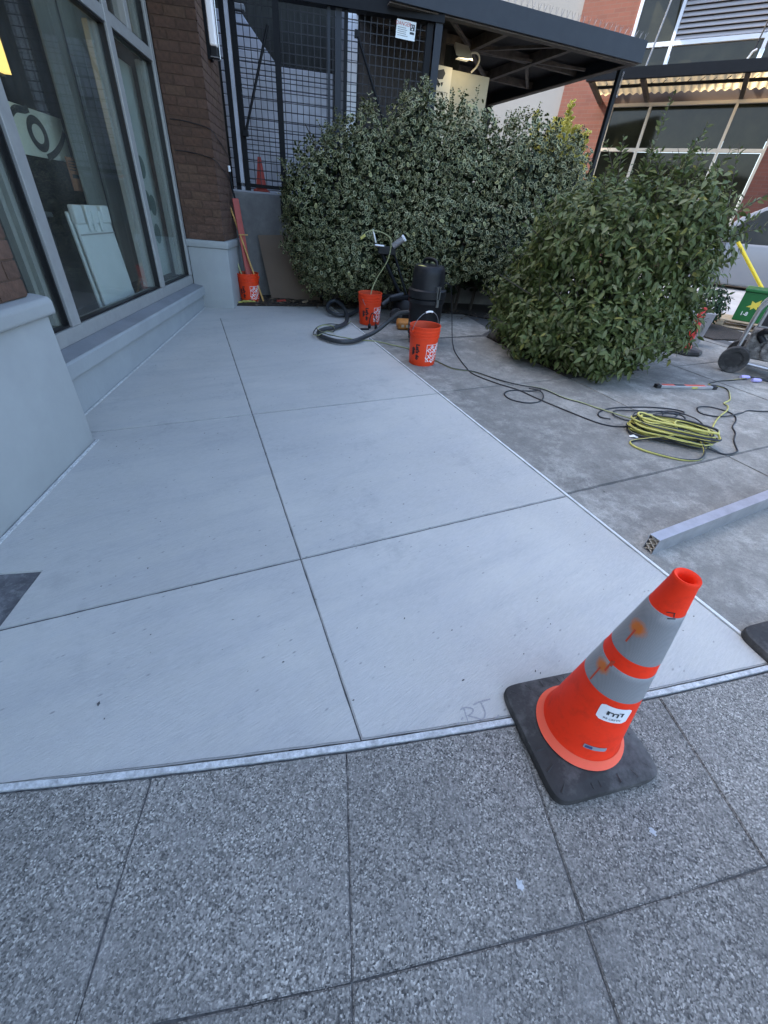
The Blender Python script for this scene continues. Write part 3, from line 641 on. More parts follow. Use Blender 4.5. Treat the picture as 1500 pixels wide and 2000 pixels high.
# window frames (glass plane x = -0.14)
XF, XG = -0.09, -0.145
def vbar(y0, y1, z0, z1, x0=-0.20, x1=XF, m='alu', nm='window_frame'): return MB().box((x0, y0, z0), (x1, y1, z1)).build(nm, M[m], shop, bevel=0.004)
vbar(PE-0.3, 0.0, 0.4315, 0.528, -0.22, XF-0.004, nm='window_sill')
for y0, y1 in ((-3.06, -2.945), (-1.17, -1.07)): vbar(y0, y1, 0.53, 4.2)
vbar(-0.085, -0.002, 0.53, 4.2)
def hbar(y0, y1, z0, z1): return vbar(y0, y1, z0, z1, -0.20, XF-0.003)
bays = [(PE-0.5, -3.06), (-2.945, -1.17), (-1.07, -0.085)]
for y0, y1 in bays: hbar(y0+0.001, y1-0.001, 2.44, 2.53)
for y in (-2.1, -0.60): vbar(y-0.045, y+0.045, 2.532, 4.2, -0.19, XF-0.005)
for y0, y1 in bays:                                       # inner stops and black gaskets round each pane
    for z0, z1 in ((0.529, 2.439), (2.531, 4.2)):
        gk = MB(); st = MB()
        for (a, b, c, d) in ((y0, y0+0.014, z0, z1), (y1-0.014, y1, z0, z1), (y0+0.014, y1-0.014, z0, z0+0.014), (y0+0.014, y1-0.014, z1-0.014, z1)):
            gk.box((XG-0.012, a+.001, c+.001), (XF-0.02, b-.001, d-.001))
        for (a, b, c, d) in ((y1-0.062, y1-0.015, z0+.015, z1-.015), (y0+0.015, y0+0.03, z0+.015, z1-.015)): st.box((XG-0.11, a, c), (XG-0.02, b, d))
        st.box((XG-0.09, y1-0.105, z0+.016), (XG-0.05, y1-0.064, z1-.016))
        gk.build('gasket', M['gasket'], shop); st.build('inner_stop', M['alu_in'], shop)
        pn = MB().box((XG-0.006, y0+0.002, z0+0.002), (XG, y1-0.002, z1-0.002)); pn.build('window_pane', M['glass'], shop)
# fill above the far bay, roof mass, soffit that shades the shop front, interior
MB().box((-7.0, -9.0, 4.2), (0.05, 0.95, 5.0)).build('parapet', M['ceiling'], shop)
MB().box((-7.0, -9.0, -0.05), (-0.21, 0.9, 0.43)).build('shop_floor', M['dark_in'], shop)
MB().box((-7.0, 0.60, 0.43), (-0.21, 0.9, 4.2)).build('end_wall', M['dark_in'], shop)
MB().box((-7.2, -9.0, 0.43), (-7.0, 0.9, 5.0)).build('back_wall', M['dark_in'], shop)
MB().box((-7.0, -9.2, -0.3), (-0.6, -9.0, 5.0)).build('side_wall', M['dark_in'], shop)
MB().box((-7.0, -9.0, 3.4), (-0.215, 0.59, 3.5)).build('shop_ceiling', M['dark_in'], shop)
MB().box((0.05, -6.0, 3.75), (0.9, -0.02, 3.87)).build('soffit', M['ceiling'], shop)

# things inside the shop, all in the wall frame
def inshop(y, x, z=0.43, rz=0): return WF @ Matrix.Translation((x, y, z)) @ Matrix.Rotation(rz, 4, 'Z')
t = thing('sandwich_board', 'white plastic sandwich board folded against the inside of the shop window', 'sign', WF @ Matrix.Translation((-0.32, -1.66, 0.43)))
sb = MB(); 
def rib_board(x0, x1, w0, w1, h, m, nm):
    o = MB(); o.add([(x0, -w0, 0), (x0, w0, 0), (x0-0.06, w1, h), (x0-0.06, -w1, h), (x1, -w0, 0), (x1, w0, 0), (x1-0.06, w1, h), (x1-0.06, -w1, h)],
                    [(0,1,2,3),(7,6,5,4),(0,4,5,1),(1,5,6,2),(2,6,7,3),(3,7,4,0)]); return o.build(nm, m, t, bevel=0.012)
rib_board(0.0, -0.03, 0.34, 0.325, 0.66, M['whiteboard'], 'front_board'); rib_board(-0.045, -0.075, 0.345, 0.33, 0.74, M['whiteboard'], 'rear_board')
for y0, y1 in ((-0.325, -0.18), (-0.12, 0.10), (0.165, 0.325)): MB().box((-0.10, y0, 0.655), (-0.05, y1, 0.79)).build('top_lug', M['whiteboard'], t, bevel=0.012)
for y0 in (-0.16, -0.06, 0.06): MB().box((-0.052, y0, 0.60), (-0.036, y0+0.05, 0.75)).build('hinge_rib', M['whiteboard'], t, bevel=0.006)
MB().box((-0.058, -0.32, 0.578), (-0.046, 0.32, 0.588)).build('panel_groove', M['greyprint'], t)
t = thing('display_panel', 'tall grey green panel standing behind the middle window', 'panel', WF @ Matrix.Translation((-0.75, -0.86, 0.43)))
for k in range(5): MB().box((-0.02, 0.004+k*0.26, 0.0), (0.0, 0.256+k*0.26, 2.6)).build('panel_leaf', M['panel_grey'], t, bevel=0.004)
for yy in (0.385, 0.40): MB().tube([(0.02, yy, 0.35), (0.02, yy+0.002, 1.2), (0.02, yy-0.004, 2.55)], 0.004, 6).build('pull_cord', M['ink'], t)
t = thing('ring_poster', 'pale poster with a big dark ring and curved strokes inside the shop', 'poster', WF @ Matrix.Translation((-0.9, -1.10, 1.70)))
MB().box((-0.012, -0.55, -0.165), (0, 0.47, 0.165)).build('sheet', M['poster'], t)
rg = MB(); n = 40
vs = [(0.002, 0.155*math.cos(2*PI*k/n)-0.02, 0.125*math.sin(2*PI*k/n)) for k in range(n)] + [(0.002, 0.085*math.cos(2*PI*k/n)-0.02, 0.067*math.sin(2*PI*k/n)) for k in range(n)]
rg.add(vs, [(k, (k+1) % n, n+(k+1) % n, n+k) for k in range(n)]); rg.build('ring', M['ink'], t)
def ribbon(pts, w, x=0.003):
    o = MB(); pts = catmull([(0, a, b) for a, b in pts], 6)
    for a, b in zip(pts[:-1], pts[1:]):
        d = (b-a).normalized(); nn = Vector((0, -d.z, d.y))*w/2
        o.add([(x, *(a-nn).yz), (x, *(b-nn).yz), (x, *(b+nn).yz), (x, *(a+nn).yz)], [(0,1,2,3)])
    return o
ribbon([(0.02, -0.16), (0.16, -0.12), (0.33, -0.04), (0.46, 0.06)], 0.05).build('stroke', M['ink'], t)
ribbon([(-0.06, 0.16), (-0.14, 0.14), (-0.26, 0.13), (-0.34, 0.09)], 0.05).build('stroke', M['ink'], t)
t = thing('paper_notice', 'orange paper notice taped beside the grey panel', 'notice', WF @ Matrix.Translation((-0.8, -0.86, 1.44)))
MB().box((-0.006, -0.10, -0.13), (0, 0.09, 0.13)).build('sheet', M['orangepaper'], t)
nb_ = MB()
for k in range(4): nb_.box((0.001, -0.075, 0.095-k*0.022), (0.002, 0.06-0.02*(k % 2), 0.103-k*0.022))
nb_.box((0.001, -0.06, -0.03), (0.002, 0.06, 0.0)); nb_.build('print', M['ink'], t)
t = thing('hanging_banner', 'narrow pale banner with dark green circles behind the end window', 'banner', WF @ Matrix.Translation((-0.32, -0.30, 0.50)))
MB().box((-0.008, -0.36, 0.05), (0, 0.22, 1.88)).build('cloth', M['banner'], t)
for (yy, zz) in ((-0.08, 1.07), (-0.12, 0.78), (0.03, 0.74), (0.0, 0.47)):
    d = MB(); Mx = Matrix.Translation((0.0015, yy, zz)) @ Matrix.Rotation(PI/2, 4, 'Y'); d.disc(0.098, 0.0, 28, 0, Mx); d.build('printed_circle', M['teal'], t)
lt = MB(); [lt.box((0.001, -0.1, 0.30-k*0.03), (0.002, 0.12-0.04*(k % 3), 0.304-k*0.03)) for k in range(5)]; lt.build('print', M['greyprint'], t)
t = thing('lit_panel', 'glowing yellow panel hanging inside the shop at the upper left', 'lit sign', WF @ Matrix.Translation((-0.8, -1.9, 2.02)))
MB().box((-0.05, -0.9, 0.0), (0, 0.46, 0.42)).build('light_face', M['lamp_yellow'], t); MB().box((-0.09, -0.92, -0.015), (-0.051, 0.47, 0.44)).build('housing', M['ink'], t)
t = thing('shop_counter', 'dark counter inside the shop behind the white sandwich board', 'counter', WF @ Matrix.Translation((-1.15, -2.5, 0.43)))
MB().box((-0.4, -1.8, 0), (0.2, 1.2, 0.66)).build('body', mat('counter_front', (0.03, 0.032, 0.036), 0.6), t); MB().box((-0.42, -1.82, 0.661), (0.24, 1.22, 0.70)).build('worktop', mat('counter_top', (0.12, 0.125, 0.12), 0.4), t, bevel=0.006)
for k, (yy, xx, h, mm) in enumerate(((-0.3, 0.0, 0.22, 'chrome'), (0.0, 0.05, 0.30, 'greyprint'), (0.45, -0.1, 0.16, 'ink'), (0.7, 0.0, 0.12, 'brownwall'))):
    o = MB().lathe([(0.0, 0), (0.04, 0), (0.045, h*0.5), (0.03, h*0.75), (0.018, h*0.8), (0.018, h), (0, h)], 16); bt = o.build('bottle', M[mm], None, smooth=True); bt.matrix_world = WF @ Matrix.Translation((-1.15+xx, -2.5+yy, 1.131))
    tag(bt, ['shiny steel bottle on the dark shop counter', 'tall grey bottle on the dark shop counter', 'black squat bottle on the dark shop counter', 'short brown bottle on the dark shop counter'][k], 'bottle', 'bottles on the shop counter')

# wall lamp and cables on the far pier
t = thing('wall_lamp', 'long white strip lamp in a dark metal cage on the brick pier', 'wall lamp', WF @ Matrix.Translation((0.368, 0.42, 2.62)))
MB().box((-0.002, -0.055, -0.02), (0.03, 0.085, 1.2)).build('back_plate', M['blackpaint'], t)
MB().box((0.031, -0.045, 0.09), (0.10, 0.055, 1.2)).build('diffuser', M['diffuser'], t, bevel=0.014, seg=3)
MB().box((0.031, -0.05, 0.0), (0.105, 0.06, 0.085)).build('end_cap', M['blackplastic'], t, bevel=0.008)
for zz in (0.0, 0.50, 0.95): MB().tube([(0.03, -0.06, zz), (0.112, -0.056, zz), (0.114, 0.062, zz), (0.03, 0.066, zz)], 0.005, 6).build('guard_bar', M['chrome'], t)
MB().tube([(0.112, 0.04, 0.0), (0.112, 0.04, 1.2)], 0.005, 6).build('guard_bar', M['chrome'], t)
for i, (z0, lab) in enumerate(((1.98, 'upper thin dark cable sagging across the brick pier'), (1.72, 'lower thin dark cable sagging across the brick pier'))):
    pts = catmull([(-0.05, 0.008, z0+0.05), (0.12, 0.006, z0+0.045), (0.30, 0.006, z0+0.02), (0.38, 0.02, z0-0.005), (0.375, 0.4, z0-0.06), (0.375, 0.93, z0-0.16)], 8)
    o = MB().tube([WF @ p for p in pts], 0.004, 6).build('wall_cable', M['blackcord']); tag(o, lab, 'cable', 'cables on the brick pier')

# --- concrete curb wall and mesh cage (wall frame; y = 0.96)
FY = 0.965
t = thing('retaining_wall', 'stained grey concrete wall below the black wire mesh', 'wall', WF)
MB().box((0.30, FY, -0.3), (5.2, FY+0.22, 1.465)).build('wall_body', M['curb'], t, bevel=0.012); MB().box((0.30, FY+0.015, 1.466), (5.2, FY+0.23, 1.49)).build('wall_top', mat('pale_coping', (0.30, 0.31, 0.33), 0.8, var=0.1), t, bevel=0.006)
t = thing('mesh_fence', 'black wire mesh screen in a dark steel frame above the concrete wall', 'fence', WF)
for (x0, x1, mm) in ((0.42, 0.475, 'blackpaint'), (0.482, 0.530, 'ribbed')): MB().box((x0, FY+0.02, 1.49), (x1, FY+0.08, 3.5)).build('post', M[mm], t)
MB().box((0.537, FY+0.015, 1.49), (0.60, FY+0.075, 3.5)).build('post', M['blackpaint'], t)
MB().box((1.035, FY-0.055, 1.33), (1.105, FY-0.005, 3.5)).build('post', M['blackpaint'], t, label='black steel post bolted to the face of the concrete wall')
MB().box((1.01, FY-0.07, 1.23), (1.13, FY-0.002, 1.42)).build('post_foot', M['blackpaint'], t)
for (x0, x1, mm) in ((1.665, 1.70, 'navy'), (1.76, 1.835, 'navy'), (1.865, 1.91, 'blackpaint')): MB().box((x0, FY+0.01, 1.49), (x1, FY+0.08, 3.32)).build('post', M[mm], t)
MB().box((2.865, FY+0.01, 1.49), (2.94, FY+0.09, 3.32)).build('post', M['blackpaint'], t); MB().box((2.96, FY-0.02, 1.2), (3.05, FY+0.08, 3.32)).build('post', M['navy'], t)
MB().box((0.42, FY+0.02, 1.53), (2.9, FY+0.06, 1.57)).build('bottom_rail', M['blackpaint'], t)
MB().box((0.38, FY-0.04, 3.275), (3.06, FY+0.10, 3.56)).build('top_beam', M['blackpaint'], t)
wm = MB(); r = 0.0042; wy = FY+0.045
for k in range(31): x = 0.60 + k*0.0755; wm.box((x-r, wy-r, 1.57), (x+r, wy+r, 3.26))
for k in range(19): z = 1.63 + k*0.088; wm.box((0.60, wy+r+.001, z-r), (2.87, wy+3*r, z+r))
stuff(wm.build('wire_mesh', M['wire'], t))
for a, b in (((0.61, 2.08), (0.97, 3.05)), ((2.02, 3.09), (2.42, 2.30))):
    MB().tube([(a[0], FY-0.02, a[1]), (b[0], FY-0.02, b[1])], 0.016, 8).build('brace_rod', M['blackpaint'], t)
    MB().box((a[0]-0.03, FY-0.035, a[1]-0.03), (a[0]+0.03, FY+0.03, a[1]+0.03)).build('rod_bracket', M['blackpaint'], t)
# danger sign on the mesh
t = thing('danger_sign', 'small white rectangular warning sign with red heading hung on the wire mesh', 'sign', WF @ Matrix.Translation((2.49, FY-0.005, 3.262)) @ Matrix.Rotation(0.04, 4, 'Y'))
MB().box((0, -0.004, -0.155), (0.235, 0.0, 0.0)).build('plate', mat('sign_white', (0.80, 0.84, 0.82), 0.4), t)
tx = MB(); add_text(tx, 'DANGER', 0.046, lambda x, y: (0.084+x, -0.0055, -0.032+y)); tx.build('heading', M['redprint'], t)
bl = MB(); [bl.box((0.018, -0.0052, -0.066-k*0.016), (0.018+random.uniform(0.10, 0.13), -0.0046, -0.060-k*0.016)) for k in range(5)]; bl.build('print', M['greyprint'], t)
pic = MB(); pic.box((0.168, -0.0052, -0.075), (0.222, -0.0046, -0.022)); pic.box((0.168, -0.0052, -0.105), (0.222, -0.0046, -0.085)); pic.build('pictogram', M['ink'], t)
px = MB(); px.box((0.178, -0.0062, -0.05), (0.188, -0.0054, -0.03)); px.box((0.198, -0.0062, -0.045), (0.206, -0.0054, -0.03)); px.box((0.186, -0.0062, -0.07), (0.204, -0.0054, -0.056)); px.build('pictogram_detail', M['whiteprint'], t)

# what stands behind the mesh: pale ribbed stair side, dark wall
t = thing('stair_enclosure', 'pale ribbed metal stair side with sloping top behind the wire mesh', 'stair', WF)
SY = FY+1.0
xe = lambda z: 1.74 if z < 2.93 else max(0.53, 0.96 - (z-2.93)*1.0)
z = 1.2; k = 0
while z < 3.36:
    zt = min(z+0.107, 3.37); d = 0.03 + 0.012*(k % 2)
    for lo_, hi_ in ([(z, zt)] if not z < 2.93 < zt else [(z, 2.925), (2.93, zt)]):
        o = MB(); e0, e1 = xe(lo_), xe(hi_)
        o.add([(0.20, SY, lo_), (e0, SY, lo_), (e1, SY, hi_), (0.20, SY, hi_), (0.20, SY+d, lo_), (e0, SY+d, lo_), (e1, SY+d, hi_), (0.20, SY+d, hi_)], [(0,1,2,3),(7,6,5,4),(0,4,5,1),(1,5,6,2),(2,6,7,3),(3,7,4,0)]); o.build('ribbed_board', M['ribbed'], t, bevel=0.006)
    z += 0.115; k += 1
MB().box((0.30, SY-0.03, 3.38), (0.58, SY+0.06, 3.44)).build('handrail', M['palewall'], t, bevel=0.01)
MB().box((1.76, SY-0.06, 1.2), (1.88, SY, 3.6)).build('door_frame', mat('grey_door_frame', (0.10, 0.105, 0.12), 0.5), t)
for k in range(14): MB().box((1.93, SY, 1.9+k*0.118), (2.07, SY+0.03, 2.010+k*0.118)).build('white_slat', M['ribbed_white'], t)
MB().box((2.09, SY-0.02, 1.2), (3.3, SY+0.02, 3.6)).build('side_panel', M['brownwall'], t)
t = thing('alley_wall', 'dark stained wall at the back of the fenced alley', 'wall', WF)
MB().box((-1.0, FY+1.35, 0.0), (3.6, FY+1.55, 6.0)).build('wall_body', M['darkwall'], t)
# small red cone standing on the wall inside the mesh
def simple_cone(mtx, label, h, r, mm, bs):
    t = thing('traffic_cone', label, 'cone', mtx, None)
    MB().lathe([(r, 0.02), (r*0.86, 0.05), (r*0.25, h), (r*0.18, h), (r*0.16, h-0.02)], 24).build('cone_body', M[mm], t, smooth=True)
    MB().box((-bs, -bs, 0), (bs, bs, 0.025)).build('cone_base', M[mm], t, bevel=0.008); return t
simple_cone(WF @ Matrix.Translation((0.735, FY+0.155, 1.49)), 'small red cone standing behind the wire mesh on the wall top', 0.38, 0.085, 'redtool', 0.10)

# --- steel canopy over the mesh and beyond
A = R(-4.6)
can = thing('steel_canopy', 'dark blue steel canopy with open beams beneath and bird spikes on top', 'canopy')
CX0, CX1 = 2.62, 6.29; cy = lambda x: 6.715 - (x-2.70)*0.083
CB, CT = 3.345, 3.56
fa = MB(); fa.bar((CX0, cy(CX0), (CB+CT)/2), (CX1, cy(CX1), (CB+CT)/2), 0.05, CT-CB); fa.build('front_fascia', M['navy'], can, bevel=0.004)
fa = MB(); fa.bar((6.26, 6.46, (CB+CT)/2), (6.22, 10.0, (CB+CT)/2), 0.05, CT-CB); fa.build('side_fascia', M['navy'], can, bevel=0.004)
fl = MB(); fl.bar((CX0, cy(CX0)+0.06, CB-0.008), (CX1-0.03, cy(CX1)+0.06, CB-0.008), 0.10, 0.012); fl.build('front_flange', M['rust'], can)
fl = MB(); fl.bar((6.19, 6.52, CB-0.01), (6.15, 10.0, CB-0.01), 0.10, 0.014); fl.build('side_flange', M['rust'], can)
dk = MB(); dk.add([(CX0, 6.74, 3.50), (6.24, 6.47, 3.50), (6.20, 10.0, 3.50), (CX0, 10.0, 3.50), (CX0, 6.74, 3.53), (6.24, 6.47, 3.53), (6.20, 10.0, 3.53), (CX0, 10.0, 3.53)], [(0,3,2,1),(4,5,6,7),(0,1,5,4),(1,2,6,5),(2,3,7,6),(3,0,4,7)]); dk.build('roof_deck', M['deck'], can)
for a, b in (((4.3, 6.64), (4.22, 9.98)), ((5.3, 6.56), (5.25, 9.98)), ((3.35, 6.70), (3.3, 9.98))):
    o = MB(); o.bar((a[0], a[1], 3.43), (b[0], b[1], 3.43), 0.07, 0.12); o.build('roof_beam', M['rust'], can)
for yy in (7.7, 8.8): o = MB(); o.bar((2.75, yy, 3.435), (6.18, yy-0.1, 3.435), 0.06, 0.09); o.build('cross_beam', M['rust'], can)
for a, b in (((3.4, 6.8), (4.2, 7.6)), ((4.3, 7.7), (5.2, 6.7)), ((4.35, 7.75), (6.1, 7.3)), ((4.35, 7.8), (5.2, 8.7)), ((5.3, 7.7), (6.1, 8.7))): o = MB(); o.bar((*a, 3.40), (*b, 3.40), 0.045, 0.03); o.build('diagonal_brace', M['rust'], can)
o = MB(); o.bar((2.75, 9.98, 3.1), (6.22, 9.98, 3.1), 0.05, 0.8); o.build('rear_fascia', M['deck'], can)
o = MB(); o.bar((4.4, 9.9, 2.0), (6.2, 9.9, 2.0), 0.05, 1.4); 
MB().box((6.235, 6.70, 0.26), (6.295, 6.76, 3.34)).build('corner_post', M['blackpaint'], can)
ch = MB(); [ch.lathe([(0.010, -0.004), (0.016, 0), (0.010, 0.004), (0.007, 0)], 8, 0, Matrix.Translation((6.30, 6.69, 3.30-k*0.03)) @ Matrix.Rotation(PI/2, 4, 'XY'[k % 2]), close=True) for k in range(9)]; ch.build('chain', M['chrome'], can)
sp = MB(); x = 3.6; rs = random.Random(5)
while x < CX1-0.03:
    for dx, dy in ((0.035, 0.02), (-0.03, -0.02), (0.012, -0.03)):
        y = cy(x); sp.bar((x, y, CT), (x+dx*rs.uniform(.6, 1.3), y+dy, CT+0.065), 0.0028)
    x += 0.085
stuff(sp.build('bird_spikes', M['spike'], can))

# beige panel with signs and floodlight below the canopy
t = thing('beige_panel', 'beige wall panel under the canopy behind the hedge', 'panel', placed(3.62, 7.50, 0, A))
MB().box((0.0, 0.0, 0.3), (0.90, 0.30, 3.11)).build('panel_body', M['beige'], t, bevel=0.006)
t = thing('surveillance_sign', 'cream sign with black camera emblem and three lines of lettering', 'sign', placed(3.60, 7.485, 2.62, A))
MB().box((0, -0.012, 0.02), (0.30, 0, 0.50)).build('plate', M['cream_sign'], t)
cm = MB(); f = lambda x, y: (x, -0.0135, y)
cm.add([f(*p) for p in ((0.05, 0.44), (0.17, 0.47), (0.20, 0.43), (0.17, 0.37), (0.10, 0.36), (0.06, 0.40))], [tuple(range(6))]); cm.add([f(*p) for p in ((0.06, 0.37), (0.10, 0.355), (0.14, 0.31), (0.12, 0.28), (0.08, 0.31))], [tuple(range(5))]); cm.add([f(*p) for p in ((0.14, 0.335), (0.185, 0.34), (0.165, 0.295))], [(0,1,2)])
cm.build('emblem', M['black_print'], t)
tx = MB(); 
for s_, z, k in (('PROPERTY', 0.225, 0.052), ('PROTECTED BY', 0.165, 0.040), ('SURVEILLANCE', 0.105, 0.041)): add_text(tx, s_, k, lambda x, y: (0.15+x, -0.0135, z+y))
tx.build('lettering', M['black_print'], t)
t = thing('small_white_sign', 'white notice mounted below the cream camera sign', 'sign', placed(3.66, 7.483, 2.28, A)); MB().box((0, -0.01, 0.0), (0.24, 0, 0.28)).build('plate', M['cream_sign'], t)
bl = MB(); [bl.box((0.03, -0.0115, 0.20-k*0.04), (0.21-0.03*(k % 2), -0.0105, 0.215-k*0.04)) for k in range(4)]; bl.build('print', M['ink'], t)
t = thing('flood_light', 'boxy cream flood light with looped conduit above the beige panel', 'light', placed(3.84, 7.36, 3.20, A))
fl = MB(); fl.add([(0, -0.10, 0), (0.26, -0.10, -0.02), (0.30, 0.08, 0.10), (0.02, 0.08, 0.12), (0.05, 0.10, 0.17), (0.25, 0.10, 0.16)], [(0,1,2,3), (3,2,5,4), (0,3,4), (1,5,2), (0,4,5,1)]); fl.build('lamp_housing', M['cream_sign'], t, bevel=0.004)
MB().box((0.05, -0.07, -0.012), (0.22, 0.02, -0.004)).build('lamp_face', mat('flood_lens_glow', (0.9, 0.85, 0.7), 0.4, emit=(1.0, 0.85, 0.55), estr=0.08), t)  # faint lens glow added; the flood light is unlit
MB().tube(catmull([(0.27, 0.02, 0.08), (0.36, 0.02, 0.09), (0.42, 0.04, 0.05), (0.41, 0.06, -0.02), (0.34, 0.08, -0.09)], 8), 0.012, 8).build('conduit', M['cream_sign'], t, smooth=True)
fld = D.lights.new('panel_fill', 'AREA'); fld.size = 0.25; fld.energy = 0.35; fld.color = (1.0, 0.84, 0.55); fo = D.objects.new('panel_fill', fld); COL.objects.link(fo)  # added weak fill light that brightens the beige panel
fo.location = (3.98, 7.20, 3.17); fo.rotation_euler = (Vector((3.98, 7.20, 3.17)) - Vector((4.1, 7.5, 2.3))).to_track_quat('Z', 'Y').to_euler()

# --- far brick building across the street
FM = Matrix.Translation((13.57, 11.82, 0)) @ Matrix.Rotation(math.atan2(math.cos(R(146)), math.sin(R(146))), 4, 'Z')
far = thing('brick_building', 'red brick building with pale framed windows and louvres across the street', 'building', FM)
def fbox(x0, x1, y0, y1, z0, z1, m, nm, b=0.0, parent=None, label=None): return MB().box((x0, y0, z0), (x1, y1, z1)).build(nm, M[m], parent or far, bevel=b, label=label)
fbox(-3.45, -1.90, 0, 6, -0.2, 10, 'farbrick', 'brick_wall'); fbox(2.42, 9.0, 0, 6, -0.2, 10, 'farbrick', 'brick_wall')
fbox(-9.0, -3.455, 0.12, 6, -0.2, 10, 'palewall', 'pale_wall')
fbox(-1.90, 2.42, 0.05, 6, 4.60, 4.98, 'header', 'window_header'); fbox(-1.90, 2.42, 0.03, 6, 6.95, 10, 'farbrick', 'brick_wall'); fbox(-1.90, 2.42, 0.0, 6, -0.2, 0.9, 'farbrick', 'brick_wall')
fbox(-1.90, 2.42, -0.4, 0.0, 6.99, 7.1, 'header', 'upper_soffit')
# lower window
fw = far
fbox(-1.90, 2.42, -0.03, 0.06, 4.54, 4.61, 'cream', 'window_frame'); fbox(-1.90, 2.42, -0.035, 0.06, 3.54, 3.62, 'cream', 'window_frame')
for a in (-1.86, -0.80, 1.32, 2.385): fbox(a-0.035, a+0.035, -0.03, 0.06, 0.9, 4.535, 'cream', 'window_frame')
for (a, b) in ((-1.82, -0.84), (-0.76, 1.28), (1.36, 2.34)):
    for (z0, z1) in ((0.9, 3.53), (3.63, 4.53)): fbox(a, b, 0.035, 0.05, z0, z1, 'darkglass', 'window_pane')
# upper window with louvres
fbox(-1.90, 2.42, -0.03, 0.06, 5.72, 5.81, 'palealu', 'window_frame')
for a, z in ((-1.86, 6.95), (-0.80, 6.95), (1.36, 6.95), (2.385, 6.95)): fbox(a-0.04, a+0.04, -0.032, 0.06, 4.99, z, 'palealu', 'window_frame')
fbox(-1.90, 2.42, -0.03, 0.06, 6.86, 6.95, 'palealu', 'window_frame')
for (a, b) in ((-1.82, -0.85), (-0.75, 1.31), (1.41, 2.34)): fbox(a, b, 0.035, 0.05, 4.99, 5.71, 'darkglass', 'window_pane')
fbox(-1.82, -0.85, 0.035, 0.05, 5.82, 6.85, 'darkglass', 'window_pane')
for (a, b) in ((-0.755, 1.315), (1.405, 2.34)):
    k = 0; z = 5.83
    while z < 6.84:
        o = MB(); o.add([(a, -0.02, z), (b, -0.02, z), (b, 0.05, z+0.085), (a, 0.05, z+0.085), (a, -0.012, z-0.008), (b, -0.012, z-0.008), (b, 0.058, z+0.077), (a, 0.058, z+0.077)], [(0,1,2,3),(7,6,5,4),(0,4,5,1),(1,5,6,2),(2,6,7,3),(3,7,4,0)]); o.build('louvre_slat', M['louvre'], far); z += 0.103
    fbox(a, b, 0.07, 0.09, 5.82, 6.85, 'header', 'louvre_backing')
fbox(3.6, 4.2, -0.02, 0.0, 2.3, 2.65, 'white', 'wall_plate')
# corrugated awning
aw = thing('corrugated_awning', 'dark steel awning with translucent cream corrugated roof on the brick building', 'awning', FM)
fbox(-2.35, 6.0, -1.74, -1.62, 4.765, 4.98, 'blackpaint', 'front_beam', parent=aw)
fbox(-2.35, 6.0, -0.90, -0.84, 4.77, 4.83, 'blackpaint', 'purlin', parent=aw)
for a in (-2.25, -0.95, 1.35, 3.6): o = MB(); o.bar((a, -1.62, 4.80), (a, -0.0, 4.66), 0.10, 0.10); o.build('rafter', M['rust'], aw)
co = MB(); nx = 420; vs = []; 
for i in range(nx+1):
    x = -2.3 + 8.2*i/nx; w = 0.022*math.sin(x*2*PI/0.19)
    for y, z in ((-1.60, 4.93), (-0.06, 4.80)): vs.append((x, y, z+w))
co.add(vs, [(2*i, 2*i+2, 2*i+3, 2*i+1) for i in range(nx)]); co.build('corrugated_sheet', M['corr'], aw, smooth=60)
hk = MB(); x = -2.0
while x < 4: hk.bar((x, -0.87, 4.83), (x+0.09, -0.95, 4.885), 0.012); x += 0.29
stuff(hk.build('sheet_hooks', M['blackpaint'], aw))
MB().tube([(-0.95, -1.66, 4.98), (-1.05, 0.0, 7.6)], 0.022, 8).build('tie_rod', M['palewall'], aw); MB().tube([(1.28, -1.66, 5.05), (1.35, 0.0, 7.4)], 0.016, 8).build('tie_rod', M['blackpaint'], aw)
MB().tube([(1.22, -1.68, 4.98), (1.27, -1.67, 5.10), (1.34, -1.66, 5.14)], 0.025, 8).build('rod_shackle', M['chrome'], aw)
# unseen tall block added only to shade the plaza from the sun
t = thing('sun_blocker', 'unseen tall block added to shade the plaza', 'building', placed(0, 0, 0)); MB().box((-36, 15, -0.3), (-4.95, 30, 28)).build('wall', M['ext'], t)

